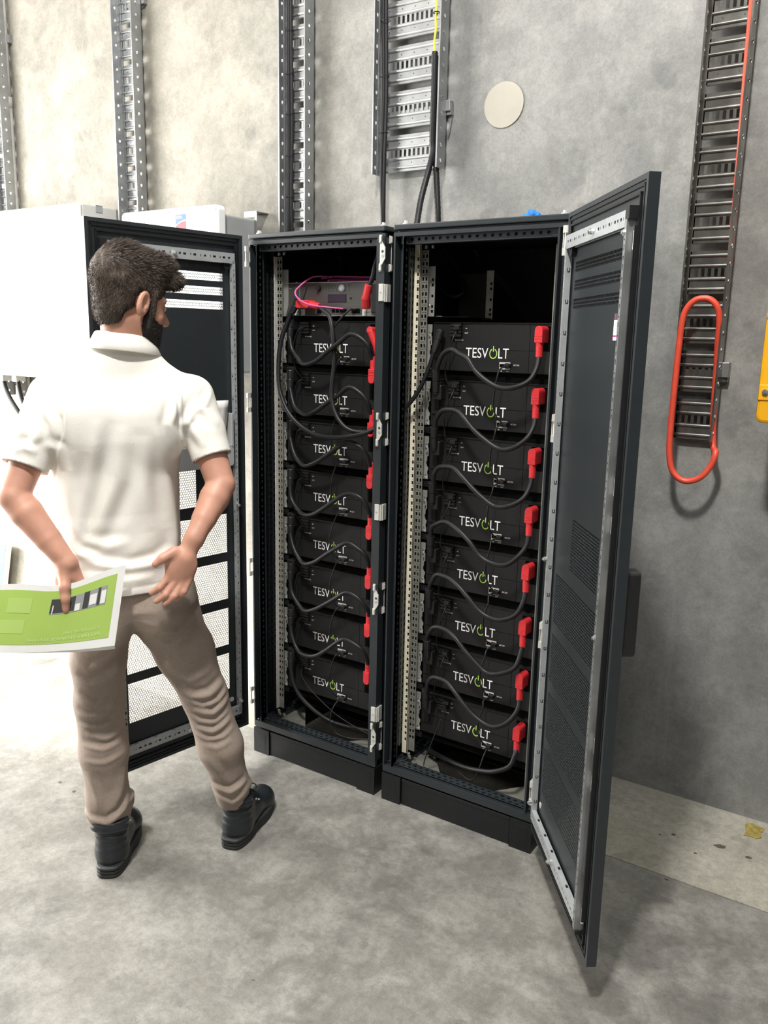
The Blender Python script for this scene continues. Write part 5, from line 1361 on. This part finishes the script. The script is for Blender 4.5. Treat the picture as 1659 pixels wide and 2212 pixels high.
# ---- polo shirt
def shirt_sdf():
    s = SDF((-0.52, -0.30, 0.86), (0.34, 0.24, 1.74), 0.0045)
    s.stack([(0.915, -0.112, -0.005, 0.215, 0.150), (0.99, -0.115, -0.005, 0.205, 0.146), (1.07, -0.110, -0.004, 0.192, 0.136), (1.17, -0.104, -0.002, 0.187, 0.128), (1.28, -0.098, 0.0, 0.182, 0.130), (1.38, -0.096, 0.0, 0.190, 0.132), (1.46, -0.085, 0.0, 0.185, 0.120), (1.53, -0.070, 0.002, 0.135, 0.098), (1.60, -0.068, 0.004, 0.080, 0.075), (1.64, -0.066, 0.005, 0.070, 0.068)], 0.02)
    s.rc((-0.100, -0.004, 1.583), (-0.242, -0.008, 1.492), 0.064, 0.062, 0.035)
    s.rc((-0.110, -0.006, 1.592), (-0.020, -0.006, 1.590), 0.056, 0.056, 0.03)
    s.rc((-0.030, -0.004, 1.583), (0.104, -0.008, 1.492), 0.064, 0.062, 0.035)
    s.ell((-0.175, -0.085, 1.43), (0.085, 0.055, 0.105), None, 0.05); s.ell((0.020, -0.085, 1.43), (0.085, 0.055, 0.105), None, 0.05)
    for S_, E_, r1, r2 in ((SHL, ELL, 0.066, 0.062), (SHR, ELR, 0.064, 0.058)):
        S_, E_ = np.array(S_), np.array(E_); e = S_ + (E_ - S_) * 0.80
        s.rc(S_, S_ + (E_ - S_) * 0.40, r1, r1 * 0.97, 0.025); s.rc(S_ + (E_ - S_) * 0.40, e, r1 * 0.97, r2, 0.012)
        d = (E_ - S_) / np.linalg.norm(E_ - S_); c = S_ + (E_ - S_) * 0.70
        s.plane(c, d + np.array((0, 0, 0.0)), 0.0, np.minimum(c, e) - 0.10, np.maximum(c, e) + 0.10) if False else None
    # open sleeve ends: cut square and hollow
    for S_, E_, r in ((SHL, ELL, 0.053), (SHR, ELR, 0.050)):
        S_, E_ = np.array(S_), np.array(E_); d = (E_ - S_) / np.linalg.norm(E_ - S_); c = S_ + (E_ - S_) * 0.69
        o = np.cross(d, (0, 1, 0)); o /= np.linalg.norm(o)
        b = c + d * 0.13
        s.rc(c + d * 0.125, b + d * 0.02, 0.125, 0.125, 0.0, 'sub') if False else None
        s.rc(c - d * 0.05, c + d * 0.10, r, r * 1.02, 0.002, 'sub')
    s.plane((0, 0, 0.962), (0, 0.16, -1), 0.0)
    s.stack([(0.90, -0.112, -0.005, 0.206, 0.141), (1.01, -0.113, -0.005, 0.195, 0.137)], 0.002, op='sub')
    s.ell((-0.062, 0.006, 1.715), (0.066, 0.066, 0.070), None, 0.002, 'sub')
    return s
P, F = shirt_sdf().mesh(); P = relax(P, F, 2)
# trim the sleeves square by dropping the faces beyond the cuff
keep = np.ones(len(F), bool); ctr = P[F].mean(1)
for S_, E_, f in ((SHL, ELL, 0.715), (SHR, ELR, 0.69)):
    S_, E_ = np.array(S_), np.array(E_); d = (E_ - S_) / np.linalg.norm(E_ - S_); c = S_ + (E_ - S_) * f
    q = ctr - c; near = np.linalg.norm(q - (q @ d)[:, None] * d, axis=1) < 0.095
    out = ctr[:, 0] < -0.281 if S_[0] < 0 else ctr[:, 0] > 0.100
    keep &= ~((q @ d > 0) & near & (q @ d < 0.15) & out)
F = F[keep]
E_all = np.sort(np.concatenate([F[:, [i, (i + 1) % 4]] for i in range(4)]), 1)
u_, c_ = np.unique(E_all, axis=0, return_counts=True); rim = np.unique(u_[c_ == 1])
for S_, E_, f in ((SHL, ELL, 0.715), (SHR, ELR, 0.69)):            # straighten the cut edge of each cuff
    S_, E_ = np.array(S_), np.array(E_); d = (E_ - S_) / np.linalg.norm(E_ - S_); c = S_ + (E_ - S_) * f
    q = (P[rim] - c) @ d; k = np.abs(q) < 0.02; P[rim[k]] -= q[k][:, None] * d
N = vnormals(P, F)
BK = (0, -1, 0)
for line, a, w in [
    ([(-0.215, 1.36), (-0.222, 1.24), (-0.215, 1.12), (-0.20, 1.02)], 0.0085, 0.022),
    ([(-0.140, 1.45), (-0.160, 1.33), (-0.195, 1.18), (-0.225, 1.08)], 0.0080, 0.020),
    ([(-0.075, 1.43), (-0.095, 1.28), (-0.150, 1.15), (-0.215, 1.055)], 0.0085, 0.024),
    ([(-0.020, 1.40), (-0.025, 1.25), (-0.010, 1.12)], 0.0070, 0.024),
    ([(0.020, 1.44), (0.035, 1.28), (0.060, 1.14), (0.062, 1.00), (0.045, 0.955)], 0.0095, 0.020),
    ([(-0.24, 1.085), (-0.16, 1.035), (-0.07, 1.018), (0.01, 1.028), (0.06, 1.065)], 0.0090, 0.015),
    ([(-0.21, 1.10), (-0.13, 1.085), (-0.06, 1.095)], 0.0050, 0.016),
    ([(-0.20, 1.005), (-0.10, 0.985), (0.00, 0.988)], 0.0055, 0.013),
    ([(-0.25, 1.13), (-0.21, 1.07), (-0.15, 1.05)], 0.006, 0.012),
    ([(-0.285, 1.38), (-0.25, 1.36), (-0.24, 1.30)], 0.007, 0.013),
    ([(0.080, 1.335), (0.055, 1.43), (0.080, 1.515)], 0.0085, 0.013),
    ([(0.150, 1.36), (0.105, 1.43), (0.150, 1.505)], 0.0075, 0.013),
    ([(0.195, 1.42), (0.150, 1.47), (0.185, 1.53)], 0.0055, 0.011),
    ([(-0.33, 1.36), (-0.30, 1.40), (-0.30, 1.47)], 0.0075, 0.013),
    ([(-0.37, 1.36), (-0.335, 1.37), (-0.30, 1.355)], 0.0075, 0.012),
    ([(-0.30, 1.51), (-0.262, 1.44), (-0.25, 1.36)], 0.0075, 0.013),
    ([(0.090, 1.59), (0.078, 1.50), (0.080, 1.41), (0.092, 1.33)], -0.0035, 0.0045),
    ([(-0.225, 1.59), (-0.226, 1.50), (-0.235, 1.41), (-0.262, 1.33)], -0.0035, 0.0045)]:
    P = fold(P, N, line, a, w, (0, 2), BK)
wob = 0.0008 * np.sin(P[:, 0] * 60 + 8 * np.sin(P[:, 2] * 9)) * np.clip((1.45 - P[:, 2]) * 4, 0, 1)
P = P + N * wob[:, None]
# stitched lines: hem and cuffs slightly pinched
dz = np.abs(P[:, 2] - 0.16 * P[:, 1] - 0.987)
P = P - N * (0.0018 * np.exp(-(dz / 0.0035) ** 2))[:, None]
shirt = emit('polo_shirt', P, F, MT['shirt'], per)
sd = shirt.modifiers.new('cloth thickness', 'SOLIDIFY'); sd.thickness = 0.002; sd.offset = -1
# turned-down collar
mb = MB(); n = 48; prof = []
for j in range(n):
    a = 2 * PI * j / n; ca, sa = math.cos(a), math.sin(a)
    fr = max(0.0, sa)                                   # 1 at the front
    zt = 1.682 - 0.055 * fr ** 1.5 - 0.006 * (1 - abs(sa)) - 0.010 * ca
    cx, cy = -0.060, 0.000
    R = lambda a_, b_: (cx + a_ * ca, cy + b_ * sa)
    row = [(*R(0.070, 0.066), zt - 0.035), (*R(0.074, 0.070), zt - 0.006), (*R(0.077, 0.073), zt), (*R(0.081, 0.077), zt - 0.003), (*R(0.092, 0.086), zt - 0.022), (*R(0.103, 0.098), zt - 0.047 - 0.006 * fr), (*R(0.101, 0.096), zt - 0.0495 - 0.006 * fr), (*R(0.086, 0.082), zt - 0.036)]
    prof.append(row)
vs = [p for r in prof for p in r]; m = 8
fs = [(j * m + i, ((j + 1) % n) * m + i, ((j + 1) % n) * m + (i + 1) % m, j * m + (i + 1) % m) for j in range(n) for i in range(m) if i != 7]
mb.add(vs, fs); mb.build('collar', MT['shirt'], shirt, smooth=True)

# ---- trousers
def trouser_sdf():
    s = SDF((-0.34, -0.24, 0.08), (0.36, 0.22, 1.04), 0.0045)
    s.stack([(0.855, -0.068, -0.012, 0.170, 0.112), (0.88, -0.068, -0.012, 0.188, 0.128), (0.94, -0.068, -0.008, 0.180, 0.118), (1.02, -0.075, 0.0, 0.165, 0.105)], 0.03, 2.4)
    s.ell((-0.135, -0.060, 0.87), (0.085, 0.085, 0.105), None, 0.03); s.ell((0.015, -0.060, 0.87), (0.085, 0.085, 0.105), None, 0.03)
    s.chain([((-0.150, -0.006, 0.885), 0.100), ((-0.160, 0.0, 0.82), 0.092), ((-0.174, 0.0, 0.70), 0.080), ((-0.178, 0.005, 0.56), 0.072), ((-0.172, -0.012, 0.40), 0.0715), ((-0.168, -0.005, 0.24), 0.063), ((-0.166, 0.0, 0.17), 0.067)], 0.025)
    s.chain([((0.018, -0.006, 0.885), 0.102), ((0.034, 0.0, 0.82), 0.098), ((0.085, 0.0, 0.70), 0.089), ((0.142, 0.0, 0.545), 0.070), ((0.188, -0.018, 0.37), 0.070), ((0.222, 0.0, 0.22), 0.056), ((0.228, 0.012, 0.17), 0.056)], 0.025)
    # bunched hems
    s.ell((-0.166, 0.004, 0.192), (0.074, 0.074, 0.020), None, 0.014); s.ell((-0.155, 0.010, 0.222), (0.070, 0.070, 0.013), None, 0.012); s.rc((-0.160, 0.050, 0.178), (-0.115, 0.030, 0.200), 0.030, 0.026, 0.02)
    s.ell((0.228, 0.008, 0.215), (0.064, 0.066, 0.022), None, 0.012)
    s.plane((-0.166, 0.0, 0.135), (-0.22, 0.18, -1), 0.004, (-0.34, -0.24, 0.05), (0.0, 0.22, 0.30))
    s.plane((0.23, 0.01, 0.138), (0.10, 0.15, -1), 0.004, (0.05, -0.24, 0.05), (0.36, 0.22, 0.30))
    s.ell((-0.166, 0.0, 0.125), (0.055, 0.056, 0.045), None, 0.003, 'sub'); s.ell((0.232, 0.014, 0.125), (0.047, 0.048, 0.04), None, 0.003, 'sub')
    return s
P, F = trouser_sdf().mesh(); P = relax(P, F, 2); N = vnormals(P, F)
for line, a, w in [
    # left leg: slanting pulls behind the knee, soft roll at the hem
    ([(-0.25, 0.735), (-0.20, 0.70), (-0.14, 0.72), (-0.10, 0.75)], 0.006, 0.012),
    ([(-0.245, 0.66), (-0.20, 0.645), (-0.14, 0.665), (-0.10, 0.715)], 0.0085, 0.013),
    ([(-0.245, 0.60), (-0.19, 0.57), (-0.13, 0.585)], 0.0085, 0.013),
    ([(-0.245, 0.548), (-0.20, 0.540), (-0.15, 0.556), (-0.11, 0.605)], 0.0075, 0.011),
    ([(-0.24, 0.510), (-0.20, 0.505), (-0.15, 0.515), (-0.11, 0.545)], 0.0065, 0.008),
    ([(-0.22, 0.487), (-0.16, 0.468), (-0.11, 0.480)], 0.0070, 0.0095),
    ([(-0.235, 0.45), (-0.17, 0.437), (-0.11, 0.45)], 0.0060, 0.009),
    ([(-0.23, 0.40), (-0.17, 0.395), (-0.11, 0.41)], 0.0035, 0.008),
    ([(-0.22, 0.36), (-0.195, 0.28), (-0.19, 0.22)], 0.006, 0.014),
    ([(-0.11, 0.36), (-0.125, 0.29), (-0.15, 0.22)], 0.007, 0.015),
    ([(-0.225, 0.192), (-0.17, 0.182), (-0.12, 0.215), (-0.105, 0.25)], 0.009, 0.010),
    ([(-0.225, 0.158), (-0.16, 0.152), (-0.09, 0.178)], 0.006, 0.008),
    # right leg
    ([(0.00, 0.83), (0.06, 0.80), (0.12, 0.82)], 0.004, 0.012),
    ([(-0.02, 0.775), (0.04, 0.755), (0.10, 0.77)], 0.005, 0.013),
    ([(0.03, 0.66), (0.09, 0.63), (0.17, 0.66)], 0.004, 0.014),
    ([(0.070, 0.592), (0.10, 0.572), (0.15, 0.575), (0.205, 0.605)], 0.0080, 0.012),
    ([(0.080, 0.560), (0.13, 0.538), (0.18, 0.548), (0.215, 0.575)], 0.0060, 0.008),
    ([(0.10, 0.525), (0.16, 0.512), (0.218, 0.545)], 0.0078, 0.0095),
    ([(0.088, 0.505), (0.12, 0.486), (0.17, 0.480), (0.215, 0.505)], 0.0055, 0.007),
    ([(0.11, 0.462), (0.16, 0.452), (0.222, 0.482)], 0.0075, 0.0085),
    ([(0.100, 0.440), (0.14, 0.424), (0.19, 0.430), (0.23, 0.450)], 0.0050, 0.0075),
    ([(0.125, 0.405), (0.17, 0.398), (0.22, 0.415)], 0.0040, 0.009),
    ([(0.13, 0.37), (0.175, 0.31), (0.20, 0.25)], 0.006, 0.014),
    ([(0.155, 0.245), (0.21, 0.225), (0.27, 0.25)], 0.0085, 0.010),
    ([(0.165, 0.205), (0.22, 0.180), (0.275, 0.21)], 0.0075, 0.010)]:
    P = fold(P, N, line, a, w, (0, 2), BK)
emit('trousers', P, F, MT['trousers'], per)

# ---- boots
def boot(heel, toe, nm):
    heel = Vector((*heel, 0)); toe = Vector((*toe, 0)); f = (toe - heel).normalized(); L = (toe - heel).length
    r = Vector((f.y, -f.x, 0)); T = Matrix((r, f, Vector((0, 0, 1)))).transposed()
    W = lambda x, y, z: np.array(heel + T @ Vector((x, y, z)))
    Tn = np.array(T)
    s = SDF(np.minimum(heel, toe) - 0.10, np.maximum(heel, toe) + np.array((0.10, 0.10, 0.26)), 0.004)
    s.ell(W(0, 0.045, 0.060), (0.041, 0.050, 0.060), Tn, 0.01)
    s.rc(W(0, 0.058, 0.055), W(0, 0.052, 0.165), 0.046, 0.050, 0.02)
    s.rc(W(0, 0.06, 0.060), W(0.002, L - 0.065, 0.050), 0.046, 0.044, 0.025)
    s.ell(W(0.002, L - 0.060, 0.045), (0.050, 0.060, 0.048), Tn, 0.02)
    s.rc(W(0, 0.075, 0.130), W(0, 0.155, 0.080), 0.034, 0.030, 0.03)
    s.rc(W(-0.03, 0.045, 0.160), W(0.03, 0.045, 0.160), 0.030, 0.030, 0.012)
    s.plane((0, 0, 0.025), (0, 0, -1)); s.plane((0, 0, 0.182), (0, 0, 1), 0.008)
    P, F = s.mesh(); P = relax(P, F, 1); N = vnormals(P, F)
    q = (P - np.array(heel)) @ Tn
    P = P - N * (0.0035 * np.exp(-((q[:, 2] - 0.135) / 0.006) ** 2))[:, None] * (q[:, 1:2] < 0.13)
    P = P + N * (0.0025 * np.sin(q[:, 2] * 260 + 14 * q[:, 1]) * np.clip((q[:, 2] - 0.06) * 12, 0, 1) * np.clip((0.10 - q[:, 1]) * 20, 0, 1))[:, None]
    o = emit(nm, P, F, MT['leather'], per)
    # rubber sole with grooves
    out = []; n = 40
    for k in range(n):
        a = 2 * PI * k / n; u = 0.5 - 0.5 * math.cos(a)
        w = 0.053 + 0.005 * math.sin(PI * min(1, max(0, (u - 0.45) / 0.5))) - 0.006 * math.exp(-((u - 0.4) / 0.12) ** 2)
        e = abs(math.sin(a)) ** 0.50 * (1 if math.sin(a) >= 0 else -1)
        out.append((w * e, -0.014 + (L + 0.024) * u))
    mb = MB(); rows = [(0.0, 0.97), (0.004, 1.0), (0.011, 1.0), (0.0125, 0.975), (0.015, 0.975), (0.0165, 1.0), (0.023, 1.0), (0.0245, 0.98), (0.027, 0.98), (0.029, 1.01), (0.036, 1.01), (0.039, 0.97)]
    vs = []
    for z, k in rows:
        for x, y in out: vs.append(W(x * k, L / 2 + (y - L / 2) * k, z))
    m = len(out); R_ = len(rows)
    fs = [(i * m + j, i * m + (j + 1) % m, (i + 1) * m + (j + 1) % m, (i + 1) * m + j) for i in range(R_ - 1) for j in range(m)]
    fs += [tuple(range(m - 1, -1, -1)), tuple(range((R_ - 1) * m, R_ * m))]
    mb.add(vs, fs); mb.build('sole', MT['sole'], o)
    # laces and eyelets
    for k in range(5):
        y = 0.105 + 0.020 * k; z = 0.166 - 0.016 * k
        mb = MB(); mb.tube([W(-0.026, y, z - 0.016), W(-0.010, y + 0.004, z - 0.001), W(0.010, y + 0.008, z - 0.001), W(0.026, y + 0.012, z - 0.018)], 0.0022, 6, 4); mb.build('lace', MT['plastic'], o, smooth=True)
    for k in range(2):
        c = Vector(W(0.036, 0.125 + 0.022 * k, 0.115 - 0.014 * k)); mb = MB(); mb.cyl(c, c + T @ Vector((0.004, 0.001, 0.003)), 0.003, 8); mb.build('eyelet', MT['rail'], o)
    mb = MB(); mb.tube([W(0.004, 0.10, 0.160), W(0.020, 0.115, 0.178), W(0.034, 0.130, 0.168), W(0.030, 0.135, 0.148), W(0.012, 0.118, 0.152)], 0.002, 6, 5); mb.build('lace', MT['plastic'], o, smooth=True)
    return o
boot((-0.176, -0.078), (-0.103, 0.207), 'boot')
boot((0.214, -0.030), (0.376, 0.222), 'boot')

# ---- brochure held in the left hand (person's frame; world transform set by parenting-free copy)
BO = Vector((0.24, -0.70, 0.0)); BM = Matrix.Rotation(math.radians(51.174), 3, 'Z')
MT['lime'] = mat('lime_green_print', (0.39, 0.56, 0.12), 0.45, 0, 0.03, 10)
MT['lime2'] = mat('pale_lime_print', (0.44, 0.61, 0.16), 0.45)
MT['lime3'] = mat('light_lime_print', (0.62, 0.76, 0.34), 0.5)
br = thing('brochure', 'green and white brochure held in the hand of the person in the polo shirt', 'brochure', BO, math.radians(51.174))
TL, TR, BR_, BL = Vector((-0.452, -0.190, 1.008)), Vector((-0.082, -0.190, 1.046)), Vector((-0.122, -0.232, 0.822)), Vector((-0.502, -0.232, 0.844))
def bp(u, v, off=0.0):
    """u 0..1 left to right, v 0..1 top to bottom"""
    a = TL.lerp(TR, u); b = BL.lerp(BR_, u); p = a.lerp(b, v)
    c = math.exp(-((u - 0.56) / 0.28) ** 2)
    p = p + Vector((0, 0.0, -0.030 * c * (1 - v) - 0.012 * math.sin(PI * u) * v + 0.0))
    p.y += -0.010 * math.sin(PI * u) + 0.012 * c * v - off
    return p
def patch(mb, u0, u1, v0, v1, off, nu=14, nv=8):
    vs = [bp(u0 + (u1 - u0) * i / nu, v0 + (v1 - v0) * j / nv, off) for j in range(nv + 1) for i in range(nu + 1)]
    mb.add(vs, [(j * (nu + 1) + i, j * (nu + 1) + i + 1, (j + 1) * (nu + 1) + i + 1, (j + 1) * (nu + 1) + i) for j in range(nv) for i in range(nu)])
mb = MB(); patch(mb, 0, 1, 0, 1, 0.0, 24, 14); o = mb.build('cover', MT['paper'], br)
sd = o.modifiers.new('paper thickness', 'SOLIDIFY'); sd.thickness = 0.0014; sd.offset = 1
mb = MB()
vs = [bp(i / 20, 1.0) + Vector((0, 0.006 + 0.0 * j, -0.001)) + Vector((0, 0.055 * j / 6, -0.030 * math.sin(j / 6 * 1.5) * (0.4 + 0.6 * i / 20))) for j in range(7) for i in range(21)]
mb.add(vs, [(j * 21 + i, j * 21 + i + 1, (j + 1) * 21 + i + 1, (j + 1) * 21 + i) for j in range(6) for i in range(20)])
mb.build('inner_pages', MT['paper'], br, smooth=True)
mb = MB(); patch(mb, 0.045, 0.945, 0.085, 0.885, 0.0008, 22, 12); mb.build('green_panel', MT['lime'], o, smooth=True)
for a in ((0.20, 0.36, 0.20, 0.42), (0.16, 0.34, 0.52, 0.72)):
    mb = MB(); patch(mb, *a, 0.0014); mb.build('pale_shape', MT['lime2'], o, smooth=True)
mb = MB(); patch(mb, 0.49, 0.885, 0.20, 0.44, 0.0014); mb.build('cover_picture', MT['grey'], o, smooth=True)
for a in ((0.49, 0.66, 0.21, 0.42), (0.72, 0.76, 0.2, 0.43), (0.82, 0.84, 0.2, 0.43)):
    mb = MB(); patch(mb, *a, 0.0018, 6, 3); mb.build('picture_dark', MT['darkprint'], o, smooth=True)
for a in ((0.665, 0.70, 0.33, 0.43), (0.765, 0.815, 0.26, 0.40), (0.845, 0.88, 0.25, 0.42), (0.505, 0.512, 0.3, 0.43)):
    mb = MB(); patch(mb, *a, 0.0022, 4, 3); mb.build('picture_light', MT['paper'], o, smooth=True)
mb = MB()
for s_, u, v, wd in (('BATTERY STORAGE SYSTEMS', 0.63, 0.815, 0.50), ('COMMERCIAL UNIT', 0.74, 0.735, 0.25)):
    vs, fs = text_mesh(s_, w=1.0, h=1.0)
    mb.add([bp(u - a * wd, v + c * 0.042, 0.0018) for a, b, c in vs], fs)
mb.build('cover_lettering', MT['lime3'], o)
# folded sheet standing in the document pocket of the left door
a = math.radians(-99.2); XD = Vector((math.cos(a), math.sin(a), 0)); ND = Vector((-math.sin(a), math.cos(a), 0))
mb = MB(); n = 14; vs = []
for j in range(9):
    z = 1.213 + 0.235 * j / 8
    for i in range(n + 1):
        u = 0.095 + 0.30 * i / n
        cut = 0.018 * max(0, 1 - (j / 8) * 1.4) if i == 0 else 0
        p = Vector((-0.004, -0.03, 0)) + XD * (u + cut) + ND * (0.012 + 0.020 * (j / 8) ** 2 * (0.4 + 0.6 * (1 - i / n)))
        vs.append((p.x, p.y, z))
mb.add(vs, [(j * (n + 1) + i, j * (n + 1) + i + 1, (j + 1) * (n + 1) + i + 1, (j + 1) * (n + 1) + i) for j in range(8) for i in range(n)])
o = mb.build('document', MT['paper'], None, smooth=True)
tag(o, 'white sheet curling out of the grey pocket on the left door', 'document')
sd = o.modifiers.new('paper thickness', 'SOLIDIFY'); sd.thickness = 0.001
